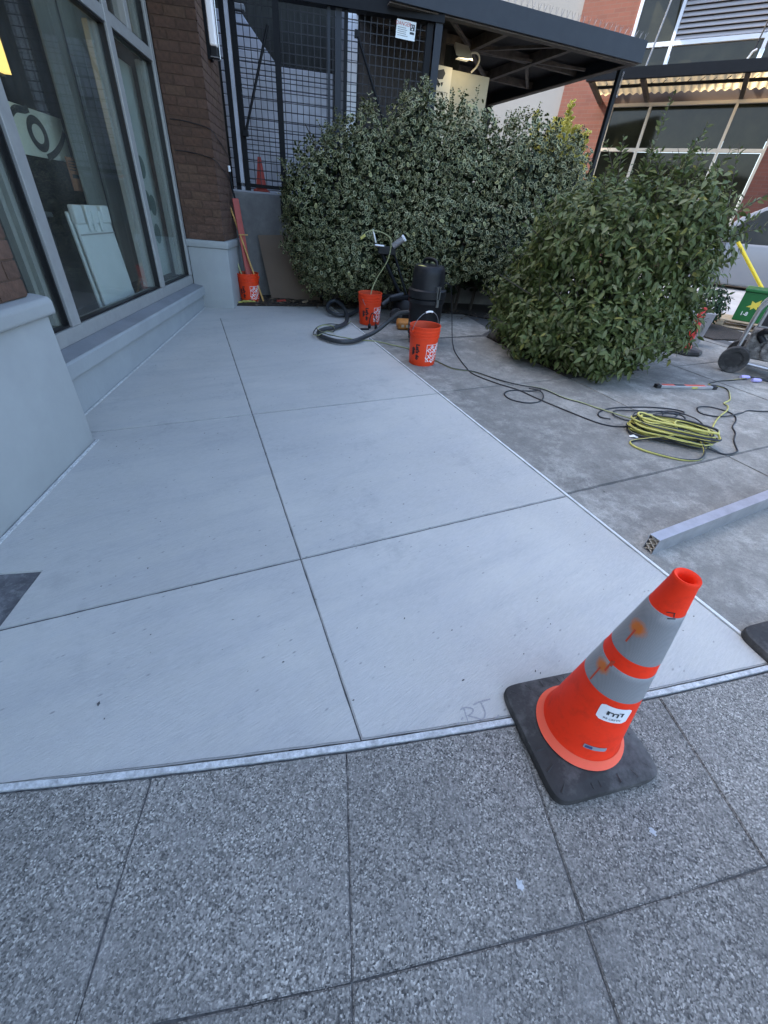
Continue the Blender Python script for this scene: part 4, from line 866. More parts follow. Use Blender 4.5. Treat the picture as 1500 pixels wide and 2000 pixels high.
# ================================================================== PLANTS
def leaf_cloud(blobs, n, size, rng, depth=0.28, up=0.25, droop=0.0, bottom=None, namp=0.18, nfreq=3.0):
    """positions, normals, tips for leaves spread through the outer shell of a union of ellipsoids"""
    blobs = np.array(blobs, float); area = (blobs[:, 3]*blobs[:, 4] + blobs[:, 4]*blobs[:, 5] + blobs[:, 3]*blobs[:, 5]); prob = area/area.sum()
    P = []; N = []
    while sum(len(p) for p in P) < n:
        k = rng.choice(len(blobs), size=n, p=prob); d = rng.normal(size=(n, 3)); d /= np.linalg.norm(d, axis=1)[:, None]
        b = blobs[k]; s = 1 - depth*np.abs(rng.normal(size=n))*0.55
        nz = np.sin(d[:, 0]*nfreq*2.1 + k*1.3)*np.sin(d[:, 1]*nfreq*1.7 + k*2.1)*np.sin(d[:, 2]*nfreq*2.3 + 0.7*k) + 0.5*np.sin(d[:, 0]*nfreq*5 + d[:, 2]*nfreq*4.3 + k)
        s = s*(1 + namp*0.5*nz); p = b[:, :3] + d*b[:, 3:]*s[:, None]
        nn = d/b[:, 3:]; nn /= np.linalg.norm(nn, axis=1)[:, None]
        ok = np.ones(n, bool)
        for j, q in enumerate(blobs):
            e = (((p - q[:3])/q[3:])**2).sum(1); ok &= (k == j) | (e > 0.72)
        if bottom is not None: ok &= p[:, 2] > bottom(p)
        P.append(p[ok]); N.append(nn[ok])
    P = np.concatenate(P)[:n]; N = np.concatenate(N)[:n]
    N = N + rng.normal(size=N.shape)*0.55; N[:, 2] += up; N /= np.linalg.norm(N, axis=1)[:, None]
    T = rng.normal(size=N.shape); T[:, 2] -= droop; T -= N*(T*N).sum(1)[:, None]; T /= np.linalg.norm(T, axis=1)[:, None]
    S = size*rng.uniform(0.65, 1.25, size=n); return P, N, T, S
def leaves_mesh(name, P, N, T, S, tmpl_v, tmpl_f, edge, rng, mat_, tone=None):
    n = len(P); B = np.cross(N, T); tv = np.array(tmpl_v); m = len(tv)
    V = P[:, None, :] + S[:, None, None]*(tv[None, :, 0:1]*T[:, None, :] + tv[None, :, 1:2]*B[:, None, :] + tv[None, :, 2:3]*N[:, None, :])
    V = V.reshape(-1, 3); nf = len(tmpl_f); ls = np.array([len(f) for f in tmpl_f]); flat = np.concatenate([np.array(f) for f in tmpl_f])
    idx = (flat[None, :] + (np.arange(n)*m)[:, None]).ravel(); tot = np.tile(ls, n); st = np.concatenate([[0], np.cumsum(tot)[:-1]])
    me = D.meshes.new(name); me.vertices.add(len(V)); me.vertices.foreach_set('co', V.ravel().astype(np.float32))
    me.loops.add(len(idx)); me.loops.foreach_set('vertex_index', idx.astype(np.int32)); me.polygons.add(len(tot)); me.polygons.foreach_set('loop_start', st.astype(np.int32))
    me.update(calc_edges=True)
    at = me.attributes.new('tone', 'FLOAT_COLOR', 'CORNER'); c = np.zeros((len(idx), 4), np.float32)
    tn = rng.uniform(0, 1, size=n) if tone is None else tone
    c[:, 0] = np.repeat(tn, len(flat)); ef = np.concatenate([np.full(len(f), e) for f, e in zip(tmpl_f, edge)]); c[:, 1] = np.tile(ef, n); c[:, 3] = 1
    at.data.foreach_set('color', c.ravel()); me.materials.append(mat_); me.polygons.foreach_set('use_smooth', np.ones(len(tot), bool)); return me
# oval leaf with a pale margin: inner hexagon + ring
def oval():
    vs = []; n = 7
    for s, zz in ((0.72, 0.03), (1.0, -0.02)):
        for k in range(n): a = 2*PI*k/n; vs.append((0.5*s*math.cos(a) + 0.5, 0.31*s*math.sin(a), zz + 0.13*abs(math.sin(a))*s - 0.10*(0.5*s*math.cos(a))**2*4*0.5))
    fs = [tuple(range(n))] + [(k, n+k, n+(k+1) % n, (k+1) % n) for k in range(n)]; return vs, fs, [0.0] + [1.0]*n
def pointed():
    vs = [(0, 0, 0), (0.30, 0.19, 0.05), (0.55, 0.19, 0.045), (1.0, 0, -0.10), (0.55, -0.19, 0.045), (0.30, -0.19, 0.05), (0.32, 0, -0.01), (0.6, 0, -0.02), (0.82, 0.085, -0.02), (0.82, -0.085, -0.02)]
    fs = [(0, 6, 1), (1, 6, 7, 2), (2, 7, 3, 8), (0, 5, 6), (5, 4, 7, 6), (4, 9, 3, 7)]; return vs, fs, [0.0]*6
def twigs(name, base, ends, parent, r0=0.012, m='bark'):
    mb = MB()
    for e in ends:
        b = Vector(base) + Vector((random.uniform(-.15, .15), random.uniform(-.1, .1), 0)); e = Vector(e); mid = (b+e)/2 + Vector((random.uniform(-.12, .12), random.uniform(-.12, .12), random.uniform(0, .15)))
        mb.tube(catmull([b, mid, e], 4), lambda u: r0*(1-0.75*u), 5)
    return mb.build(name, M[m], parent, smooth=True)
def camera_near(P, parent_M, n):
    """indices of the leaves that face the open side, nearest first"""
    W_ = np.array([(parent_M @ Vector(p))[:] for p in P[::7]]); c = np.array((0, 0, CAMH)); d = np.linalg.norm(W_-c, axis=1); o = np.argsort(d)[:n*3]; sel = RNG.choice(o, n, replace=False); return sel*7
def plant(name, label, cat, mtx, blobs, n, size, tmpl, mat_, singles, droop, up, bottom=None, depth=0.28, namp=0.18, seed=1, extra=None):
    t = thing(name, label, cat, mtx); rng = np.random.default_rng(seed)
    P, N, T, S = leaf_cloud(blobs, n, size, rng, depth, up, droop, bottom, namp)
    if extra is not None:
        P = np.concatenate([P, extra[0]]); N = np.concatenate([N, extra[1]]); T = np.concatenate([T, extra[2]]); S = np.concatenate([S, extra[3]])
    tv, tf, te = tmpl
    sel = camera_near(P, mtx, singles); mask = np.ones(len(P), bool); mask[sel] = False
    o = link('foliage', leaves_mesh('foliage', P[mask], N[mask], T[mask], S[mask], tv, tf, te, rng, mat_), t); stuff(o)
    var = [leaves_mesh('leaf', np.zeros((1, 3)), np.array([[0, 0, 1.]]), np.array([[1., 0, 0]]), np.array([1.0]), tv, tf, te, rng, mat_, tone=np.array([v])) for v in (0.15, 0.4, 0.6, 0.8, 0.9)]
    for i, k in enumerate(sel):
        b = np.cross(N[k], T[k]); Mx = Matrix((Vector(T[k])*S[k], Vector(b)*S[k], Vector(N[k])*S[k])).transposed().to_4x4(); Mx.translation = Vector(P[k])
        q = D.objects.new('leaf', var[i % 5]); COL.objects.link(q); q.parent = t; q.matrix_local = Mx
    return t
def sprays(starts, rng, size, per, step):
    """leafy shoots standing out of the outline: start, direction, length"""
    P = []; N = []; T = []; S = []
    for (s, d, L) in starts:
        s = np.array(s, float); d = np.array(d, float); d /= np.linalg.norm(d); k = int(L/step)
        for i in range(k):
            c = s + d*step*i
            for j in range(per):
                v = rng.normal(size=3); v -= d*(v@d); v /= np.linalg.norm(v); tt = v*0.9 + d*0.6; tt /= np.linalg.norm(tt); nn = np.cross(tt, rng.normal(size=3)); nn /= np.linalg.norm(nn)
                if nn[2] < 0: nn = -nn
                P.append(c + v*0.006); N.append(nn); T.append(tt); S.append(size*rng.uniform(.6, 1.1)*(1-0.4*i/k))
    return np.array(P), np.array(N), np.array(T), np.array(S)
rg = np.random.default_rng(21)
HB = [(1.62, 0.42, 1.20, .58, .46, .92), (2.15, 0.36, 1.30, .75, .52, 1.08), (2.78, 0.40, 1.55, .58, .48, 1.08), (3.35, 0.36, 1.38, .80, .58, 1.16), (4.15, 0.30, 1.38, .80, .58, 1.10), (4.75, 0.25, 1.35, .42, .50, 1.00),
      (1.42, 0.36, 1.42, .34, .34, .42), (2.0, 0.10, 0.85, .62, .40, .48), (3.0, 0.02, 1.05, .8, .40, .62), (3.9, 0.0, 1.1, .7, .4, .62), (4.0, 0.75, 1.30, .9, .42, 1.02), (4.7, 0.62, 1.25, .6, .42, .95), (3.4, 0.62, 1.4, .7, .3, 1.05)]
st = [((rg.uniform(1.6, 4.9), rg.uniform(0.1, 0.6), 0), (rg.normal()*.35, rg.normal()*.3, 1), rg.uniform(.1, .26)) for _ in range(70)]
def htop(x): return max(b[2] + b[5]*math.sqrt(max(0, 1-((x-b[0])/b[3])**2)) for b in HB if abs(x-b[0]) < b[3]) if any(abs(x-b[0]) < b[3] for b in HB) else 1.5
st = [((s[0], s[1], htop(s[0])-0.10), d, L) for s, d, L in st]
st += [((1.22, 0.28, z), (-1, -0.2, rg.normal()*.4), rg.uniform(.1, .25)) for z in (0.95, 1.1, 1.28, 1.4, 1.55, 1.7)] + [((rg.uniform(1.3, 3.2), -0.02, rg.uniform(.5, .75)), (rg.normal()*.4, -0.7, -0.5), rg.uniform(.08, .2)) for _ in range(24)]
hedge = plant('hedge', 'large clipped hedge of small dark leaves with pale cream margins', 'hedge', WF, HB, 29000, 0.054, oval(), LEAF_HEDGE, 260, 0.35, 0.15,
              bottom=lambda p: 0.36 + 0.16*np.sin(p[:, 0]*2.3) + 0.10*np.sin(p[:, 0]*7.1) + np.where(p[:, 0] > 3.3, 0.22, 0.0), depth=0.5, namp=0.20, seed=3, extra=sprays(st, rg, 0.042, 3, 0.02))
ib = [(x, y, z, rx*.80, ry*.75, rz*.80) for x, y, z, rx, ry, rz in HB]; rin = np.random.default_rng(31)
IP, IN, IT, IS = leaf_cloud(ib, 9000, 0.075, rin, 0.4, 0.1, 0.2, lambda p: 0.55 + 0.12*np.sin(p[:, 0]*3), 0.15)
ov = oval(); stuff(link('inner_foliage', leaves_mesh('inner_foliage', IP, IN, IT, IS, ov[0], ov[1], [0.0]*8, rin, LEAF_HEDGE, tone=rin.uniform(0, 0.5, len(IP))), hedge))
twigs('branches', (2.6, 0.5, 0.15), [(rg.uniform(1.3, 4.6), rg.uniform(.2, .6), rg.uniform(.6, 2.2)) for _ in range(50)], hedge, 0.02)
for xx in (1.7, 2.4, 3.1, 3.7, 4.3): twigs('stem', (xx, 0.45, 0.12), [(xx+rg.normal()*.2, 0.4, 0.9) for _ in range(3)], hedge, 0.03)
# sunlit yellow shoot at the hedge's end
yst = [((rg.normal()*.24, rg.normal()*.22, rg.uniform(-0.9, 0.15)), (rg.normal()*.22, rg.normal()*.2, 1), rg.uniform(.35, .75)) for _ in range(75)] + [((0, 0, 0.2), (0.05, 0, 1), 0.75), ((0.06, 0.02, 0.1), (0.12, 0, 1), 0.6)]
sx = sprays(yst, rg, 0.14, 5, 0.036)
YM = Matrix.Translation((7.62, 9.30, 2.62))
t = thing('yellow_shrub', 'slender shrub with sunlit yellow leaves rising behind the end of the hedge', 'shrub', YM)
tv, tf, te = oval(); stuff(link('foliage', leaves_mesh('foliage', *sx, tv, tf, te, rg, LEAF_SPRIG), t))
ym = MB()
for e_ in ((0.02, 0, 0.8), (0.15, 0, 0.5), (-0.12, 0, .45), (0.0, 0.1, 0.5)): ym.tube(catmull([(0, 0, -2.1), (e_[0]*.3, e_[1]*.3, -0.8), e_], 5), lambda u: 0.022*(1-.7*u), 6)
ym.build('stem', M['bark'], t, smooth=True)
# broad shrub in the pit
SM = Matrix.Translation(gp(4.05, 3.66)) @ TILT
a1 = np.array([0.66, -0.75])                                # across the view
def sbl(u, v, z, ru, rv, rz): c = a1*u + np.array([0.75, 0.66])*v; return (c[0], c[1], z, max(ru, rv)*0.98, max(ru, rv)*0.98, rz)
SB = [sbl(0, 0.1, 0.82, .92, .92, .72), sbl(-0.10, 0.1, 1.18, .72, .72, .48), sbl(0.42, 0.05, 1.16, .55, .55, .52), sbl(-0.55, -0.05, 0.55, .58, .58, .42), sbl(0.05, -0.45, 0.50, .62, .62, .38), sbl(0.47, -0.05, 0.78, .48, .48, .46), sbl(-0.3, -0.15, 1.0, .62, .62, .5), sbl(-0.80, 0.02, 0.34, .36, .36, .32), sbl(-0.42, -0.52, 0.32, .46, .46, .30), sbl(0.12, -0.72, 0.28, .42, .42, .27), sbl(0.36, -0.42, 0.38, .40, .40, .34), sbl(0.66, -0.22, 0.46, .30, .30, .27)]
ss = []
for k in range(150):
    b = SB[k % len(SB)]; d = rg.normal(size=3); d[2] = abs(d[2])*0.9 + 0.1; d /= np.linalg.norm(d); p = np.array(b[:3]) + d*np.array(b[3:])*0.93; ss.append((p, d + np.array((0, 0, 0.25)), rg.uniform(.12, .32)))
ss += [((0.05, 0.05, 1.65), (0.05, 0.0, 1), 0.55), ((0.3, -0.1, 1.6), (0.2, -0.1, 1), 0.42), ((-0.2, 0.1, 1.6), (-0.2, 0.1, 1), 0.3)]
for k in range(16): u = rg.uniform(-.6, .75); c = a1*u + np.array([.75, .66])*0.05; ss.append(((c[0], c[1], 1.45 + 0.2*rg.uniform()), (rg.normal()*.35, rg.normal()*.35, 1), rg.uniform(.2, .42)))
shrub = plant('shrub', 'broad rounded shrub with pointed dull green leaves in the paving pit', 'shrub', SM, SB, 14000, 0.078, pointed(), LEAF_SHRUB, 280, 1.3, 0.45, bottom=lambda p: 0.03 + 0*p[:, 0], depth=0.6, namp=0.34, seed=8, extra=sprays(ss, rg, 0.085, 2, 0.032))
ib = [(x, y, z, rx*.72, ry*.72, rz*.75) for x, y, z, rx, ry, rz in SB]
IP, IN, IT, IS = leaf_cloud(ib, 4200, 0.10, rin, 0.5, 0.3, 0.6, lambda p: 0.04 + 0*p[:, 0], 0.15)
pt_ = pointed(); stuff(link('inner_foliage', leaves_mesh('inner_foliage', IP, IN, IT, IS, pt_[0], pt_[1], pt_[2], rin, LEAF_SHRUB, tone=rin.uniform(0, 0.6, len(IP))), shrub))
twigs('branches', (0, 0, 0.02), [np.array(b[:3]) + rg.normal(size=3)*np.array(b[3:])*0.45 for b in SB for _ in range(7)], shrub, 0.014)
tw = MB()
for s, d, L in ss: d = np.array(d)/np.linalg.norm(d); tw.tube([Vector(s)-Vector(d)*0.15, Vector(s)+Vector(d)*L*.5, Vector(s)+Vector(d)*L], lambda u: 0.0045*(1-0.6*u), 5)
stuff(tw.build('shoots', M['bark'], shrub))

# ================================================================== OBJECTS ON THE GROUND
# --- traffic cones
CH = 0.722
def cone_r(z):
    pr = [(0.050, 0.128), (0.054, 0.130), (0.062, 0.122), (0.078, 0.113), (0.12, 0.105), (CH, 0.0265)]
    for (z0, r0), (z1, r1) in zip(pr[:-1], pr[1:]):
        if z <= z1: return r0 + (r1-r0)*(z-z0)/(z1-z0)
    return 0.0265
CONE = on_ground(0.903, 0.338, R(-8.6))
def cone_pt(ang, z, off=0.0): rr = cone_r(z)+off; return Vector((rr*math.cos(ang), rr*math.sin(ang), z))
FACE = math.atan2(-0.338, -0.903) - R(-8.6)                 # towards the lens side of the cone, as an angle in its own frame
CONE_STAINS = [tuple(cone_pt(FACE-0.45, 0.562)), tuple(cone_pt(FACE-0.55, 0.402))]
M['band'] = m_band()
def cone_base(t, half=0.178):
    me = MB(); N_ = 28
    def sup(s, z):
        out = []
        for k in range(N_*4):
            a = 2*PI*k/(N_*4); c, d = math.cos(a), math.sin(a); e = 0.11; out.append((s*math.copysign(abs(c)**(2*e), c)*1.0, s*math.copysign(abs(d)**(2*e), d)*1.0, z))
        return out
    rings = [sup(half*0.985, 0.0), sup(half, 0.008), sup(half, 0.026), sup(half*0.985, 0.033), sup(half*0.95, 0.036), sup(half*0.80, 0.041)]
    r3 = [(0.135*math.cos(2*PI*k/(N_*4)), 0.135*math.sin(2*PI*k/(N_*4)), 0.047) for k in range(N_*4)]; rings.append(r3)
    rings.append([(0.10*math.cos(2*PI*k/(N_*4)), 0.10*math.sin(2*PI*k/(N_*4)), 0.047) for k in range(N_*4)])
    vs = [p for r_ in rings for p in r_]; m = N_*4
    fs = [(i*m+k, i*m+(k+1) % m, (i+1)*m+(k+1) % m, (i+1)*m+k) for i in range(len(rings)-1) for k in range(m)]
    me.add(vs, fs); me.add(rings[0], [tuple(range(m-1, -1, -1))])
    return me.build('rubber_base', M['rubber'], t, smooth=35)
def cone_ribs(t, half=0.178):
    for q in range(4):
        for k, (x0, y0, x1, y1, w) in enumerate(((0.105, 0.105, 0.152, 0.152, 0.012), (0.148, -0.055, 0.163, -0.055, 0.009), (0.148, -0.03, 0.163, -0.03, 0.009), (0.143, 0.035, 0.165, 0.035, 0.014), (0.135, 0.08, 0.163, 0.095, 0.012))):
            a = q*PI/2; c, s = math.cos(a), math.sin(a); rot = lambda x, y: (x*c - y*s, x*s + y*c)
            pa, pb = rot(x0, y0), rot(x1, y1); o = MB(); o.tube([(*pa, 0.0385), (*pb, 0.0355)], lambda u: w*0.40, 6); b = o.build('moulded_rib', M['rubber'], t, smooth=True); b.scale = (1, 1, 1)
def make_cone(mtx, label, full=True):
    t = thing('traffic_cone', label, 'cone', mtx); cone_base(t); cone_ribs(t)
    zs = [0.050, 0.054, 0.062, 0.078, 0.12, 0.325]
    def seg_(z0, z1, off): n = 5; return [(cone_r(z0+(z1-z0)*i/n)+off, z0+(z1-z0)*i/n) for i in range(n+1)]
    body = MB().lathe([(0.126, 0.047)] + [(cone_r(z), z) for z in zs] + seg_(0.33, CH-0.012, 0) + [(0.0285, CH-0.006), (0.028, CH), (0.026, CH+0.003), (0.0195, CH), (0.0165, CH-0.008), (0.018, CH-0.09), (0.017, CH-0.2)], 64)
    body.build('cone_body', M['orange'], t, smooth=50)
    MB().lathe([(0.1292, 0.0495), (0.1312, 0.054), (0.1232, 0.0625), (0.1145, 0.0775)], 64).build('flared_foot', M['orange_pale'], t, smooth=60)
    for z0, z1 in ((0.334, 0.430), (0.474, 0.632)): MB().lathe([(cone_r(z0)+0.0002, z0-0.0005)] + seg_(z0, z1, 0.0011) + [(cone_r(z1)+0.0002, z1+0.0005)], 64).build('reflective_band', M['band'], t, smooth=60)
    return t
cn = make_cone(CONE, 'orange cone with two silver bands and white sticker on a square black base')
def on_cone(a0, z0, rot=0.0, off=0.0016):
    c, s = math.cos(rot), math.sin(rot)
    def f(x, y):
        X, Y = x*c - y*s, x*s + y*c; z = z0 + Y; rr = cone_r(z); return cone_pt(a0 + X/rr, z, off)
    return f
def patch(f, w, h, r, n=10):
    """rounded rectangle as a bent grid"""
    mb = MB(); vs = []; fs = []
    for j in range(n+1):
        y = -h/2 + h*j/n; e = max(0.0, abs(y)-(h/2-r)); half = w/2 - (r - math.sqrt(max(0, r*r-e*e)) if e > 0 else 0)
        for i in range(n+1): vs.append(f(-half + 2*half*i/n, y))
    for j in range(n):
        for i in range(n): fs.append((j*(n+1)+i, j*(n+1)+i+1, (j+1)*(n+1)+i+1, (j+1)*(n+1)+i))
    mb.add(vs, fs); return mb
SA = FACE + 0.62
patch(on_cone(SA, 0.282), 0.078, 0.058, 0.010).build('round_cornered_sticker', M['whiteprint'], cn, smooth=60)
lg = MB(); fl_ = on_cone(SA, 0.282, 0, 0.0026)
for (x, y, w, h) in ((-0.016, 0.004, 0.006, 0.014), (-0.009, 0.008, 0.010, 0.004), (-0.003, 0.002, 0.004, 0.012), (0.004, 0.008, 0.010, 0.0035), (0.008, 0.001, 0.004, 0.014), (0.015, 0.012, 0.012, 0.003), (0.018, 0.005, 0.004, 0.012)): lg.add([fl_(x-w/2, y-h/2), fl_(x+w/2, y-h/2), fl_(x+w/2, y+h/2), fl_(x-w/2, y+h/2)], [(0,1,2,3)])
add_text(lg, 'RB CRETIV', 0.0095, lambda x, y: fl_(x, y-0.017)); lg.build('sticker_logo', M['ink'], cn)
patch(on_cone(SA+0.02, 0.130, 0), 0.062, 0.016, 0.002).build('small_label', M['sticker_grey'], cn, smooth=60)
lb = MB(); f2 = on_cone(SA+0.02, 0.130, 0, 0.0026); lb.add([f2(-0.027, -0.005), f2(-0.008, -0.005), f2(-0.008, 0.005), f2(-0.027, 0.005)], [(0,1,2,3)]); lb.build('label_print', M['sticker_blue'], cn)
dr = MB()
for (a0, z0, z1) in ((FACE-0.45, 0.556, 0.512), (FACE-0.55, 0.395, 0.340), (FACE-0.36, 0.440, 0.400), (FACE-0.30, 0.445, 0.424)):
    for k in range(5):
        za, zb = z0+(z1-z0)*k/5, z0+(z1-z0)*(k+1)/5; w = 0.0022
        dr.add([cone_pt(a0-w/cone_r(za), za, .0018), cone_pt(a0+w/cone_r(za), za, .0018), cone_pt(a0+w/cone_r(zb), zb, .0018), cone_pt(a0-w/cone_r(zb), zb, .0018)], [(0,1,2,3)])
dr.build('paint_drips', mat('drip_paint', (0.55, 0.06, 0.02), 0.5), cn)
pn = MB(); fm = on_cone(SA-0.05, 0.634, 0.3, 0.002)
for (x, y, w, h) in ((-0.004, 0.012, 0.016, 0.002), (0.002, 0.006, 0.002, 0.012), (-0.002, -0.004, 0.015, 0.003)): pn.add([fm(x-w/2, y-h/2), fm(x+w/2, y-h/2), fm(x+w/2, y+h/2), fm(x-w/2, y+h/2)], [(0,1,2,3)])
pn.build('marker_scribble', M['black_print'], cn)
t = thing('rubber_sign_base', 'black rubber base cut off by the picture edge beside the cone', 'sign base', on_ground(2.02, 0.17, R(-6)))
cone_base(t, 0.225)
MB().lathe([(0.07, 0.046), (0.066, 0.075), (0.04, 0.08), (0.04, 0.05)], 24).build('post_socket', M['rubber'], t, smooth=35)
# --- orange buckets
def bucket_prof(inner=False):
    return [(0.128, 0.0), (0.130, 0.004), (0.1335, 0.05), (0.1435, 0.262), (0.149, 0.264), (0.149, 0.272), (0.1445, 0.275), (0.1455, 0.288), (0.1515, 0.290), (0.1515, 0.298), (0.1465, 0.301), (0.1475, 0.318), (0.153, 0.320), (0.153, 0.329), (0.148, 0.332), (0.149, 0.352), (0.1535, 0.354), (0.1545, 0.362), (0.152, 0.366), (0.147, 0.364)]
def br(z): return 0.130 + (0.1435-0.130)*z/0.262
def make_bucket(x, y, rz, label, handle_up, logo=True):
    t = thing('bucket', label, 'bucket', on_ground(x, y, rz), 'orange buckets')
    MB().lathe(bucket_prof(), 56).disc(0.128, 0.0, 56, 0, None, True).build('bucket_wall', M['bucket'], t, smooth=35)
    MB().lathe([(0.147, 0.363), (0.140, 0.25), (0.126, 0.012), (0.0, 0.010)], 56).build('bucket_lining', M['bucket_in'], t, smooth=50)
    f = lambda a0, z0, rot, off=0.0018: (lambda px, py: (lambda X, Y: Vector(((br(z0+Y)+off)*math.cos(a0+X/0.137), (br(z0+Y)+off)*math.sin(a0+X/0.137), z0+Y)))(px*math.cos(rot)-py*math.sin(rot), px*math.sin(rot)+py*math.cos(rot)))
    a0 = 0.0; fr = MB(); S = 0.083; w = 0.004; fx = f(a0, 0.130, 0)
    for (x0, x1, y0, y1) in ((-S, S, S-w, S), (-S, S, -S, -S+w), (-S, -S+w, -S+w, S-w), (S-w, S, -S+w, S-w)):
        n = 12; 
        for k in range(n):
            xa, xb = x0+(x1-x0)*k/n, x0+(x1-x0)*(k+1)/n; fr.add([fx(xa, y0), fx(xb, y0), fx(xb, y1), fx(xa, y1)], [(0,1,2,3)])
    fr.build('printed_square', M['whiteprint'], t)
    tx = MB(); ft = f(a0, 0.130, R(45))
    for s_, yy, sz in (('THE', 0.056, 0.046), ('HOME', 0.006, 0.070), ('DEPOT', -0.047, 0.050)): add_text(tx, s_, sz, lambda px, py: ft(px, py+yy), 0, 'CENTER', 0.0012)
    tx.build('printed_lettering', M['whiteprint'], t)
    tb = MB(); fb_ = f(a0-1.42, 0.135, R(-90))
    for s_, yy, sz in (("Let's do", 0.022, 0.046), ('this.', -0.022, 0.046)): add_text(tb, s_, sz, lambda px, py: fb_(px, py+yy), 0, 'CENTER', 0.0035)
    tb.build('printed_slogan', M['black_print'], t)
    ax = R(handle_up[0]); el = R(handle_up[1]); hx, hy = math.cos(ax), math.sin(ax); pts = []
    for k in range(25):
        u = -1 + 2*k/24; c = math.cos(u*PI/2); s = math.sin(u*PI/2); r_ = 0.158
        out = Vector((hx*s*r_, hy*s*r_, 0.318)); lift = c*0.175
        pts.append(out + Vector((-hy*math.cos(el)*lift, hx*math.cos(el)*lift, math.sin(el)*lift)))
    MB().tube(pts, 0.0028, 8).build('wire_handle', M['palewall'], t, smooth=True)
    if handle_up[1] > 20: MB().tube(pts[10:15], 0.009, 10).build('handle_grip', M['whiteprint'], t, smooth=True)
    for s in (-1, 1): MB().lathe([(0, 0.152), (0.012, 0.152), (0.011, 0.162), (0, 0.163)], 12, 0, Matrix.Translation((0, 0, 0.318)) @ Matrix.Rotation(ax, 4, 'Z') @ Matrix.Rotation(s*PI/2, 4, 'Y')).build('handle_ear', M['bucket'], t)
    return t
def toward(x, y, off): return math.atan2(-y, -x) + off
make_bucket(2.065, 3.845, toward(2.065, 3.845, R(50)), 'orange bucket in front of the black vacuum, wire handle standing up', (-100, 78))
make_bucket(2.085, 5.47, toward(2.085, 5.47, R(58)), 'orange bucket left of the vacuum hose with its handle hanging down', (-95, -68))
make_bucket(0.765, 6.985, toward(0.765, 6.985, R(38)), 'orange bucket in the corner by the grey pier, holding a red tool', (40, -60))

# --- tools in the corner
t = thing('red_tool', 'long red flat tool standing in the corner bucket against the wall', 'tool', Matrix.Identity(4))
o = MB(); o.bar((0.80, 6.985, gz(.8, 7)+0.03), (0.715, 7.165, 1.385), 0.085, 0.02, up=(0.2, -1, 0.1)); o.build('blade', M['redtool'], t, bevel=0.005)
o = MB(); o.tube([(0.714, 7.17, 1.38), (0.69, 7.19, 1.50), (0.685, 7.20, 1.66)], 0.012, 8); o.build('handle', M['blackpaint'], t, smooth=True)
MB().tube([(0.685, 7.20, 1.661), (0.683, 7.203, 1.72)], 0.016, 8).build('handle_tip', M['whiteprint'], t, smooth=True)
o = MB(); o.bar((0.70, 7.07, 0.985), (0.82, 7.05, 0.99), 0.012, 0.012); o.build('strap', M['yellowwood'], t)
o = MB().tube([gp(0.93, 6.86, 0.012), (0.64, 7.19, 1.29)], 0.011, 8).build('wooden_pole', M['yellowwood'], None, smooth=True); tag(o, 'thin yellow wooden pole leaning across the corner bucket', 'pole')
o = MB().tube(catmull([(0.615, 7.20, 1.25), (0.60, 7.17, 1.0), (0.635, 7.13, 0.85), (0.63, 7.10, 0.70), (0.68, 7.02, 0.50), (0.705, 6.96, 0.42)], 8), 0.012, 8, 0, True, 1).build('corner_cord', [M['greencord'], M['blackcord']], None, smooth=True); tag(o, 'yellow and black cord hanging into the corner bucket', 'cord')
o = MB().tube(catmull([gp(.56, 6.79, .02), gp(.64, 6.83, .02), gp(.72, 6.80, .03), gp(.80, 6.84, .02), gp(.73, 6.87, .02), gp(.62, 6.80, .03)], 6), 0.012, 6).build('rope_end', M['yellowcord'], None, smooth=True); tag(o, 'short yellow rope end lying at the foot of the corner bucket', 'rope')
t = thing('leaning_board', 'brown board leaning against the concrete wall beside the corner bucket', 'board', Matrix.Identity(4))
bd = MB(); n0 = Vector((0.27, 0.95, 0)).normalized(); q = [Vector((1.075, 7.03, gz(1.07, 7.03)+0.03)), Vector((1.78, 6.83, gz(1.78, 6.83)+0.02)), Vector((1.70, 7.10, 1.04)), Vector((0.985, 7.285, 0.985))]
bd.add(q + [p + n0*0.012 for p in q], [(0,1,2,3),(7,6,5,4),(0,4,5,1),(1,5,6,2),(2,6,7,3),(3,7,4,0)]); bd.build('sheet', M['board'], t)
for k, (x, y, a, c) in enumerate(((1.18, 6.80, 0.3, 'redtool'), (1.32, 6.78, 2.0, 'deadleaf'), (1.52, 6.72, 0.8, 'wood'))):
    o = MB(); o.box((-0.07, -0.012, 0.0), (0.07, 0.012, 0.025)); b_ = o.build(['scrap_clamp', 'scrap_stick', 'scrap_block'][k], M[c], None, bevel=0.004); b_.matrix_world = on_ground(x, y, a, 0.02); tag(b_, ['small red scrap lying in the bed by the leaning board', 'dark stick lying in the bed by the leaning board', 'pale wood offcut lying at the bed edge'][k], 'scrap')

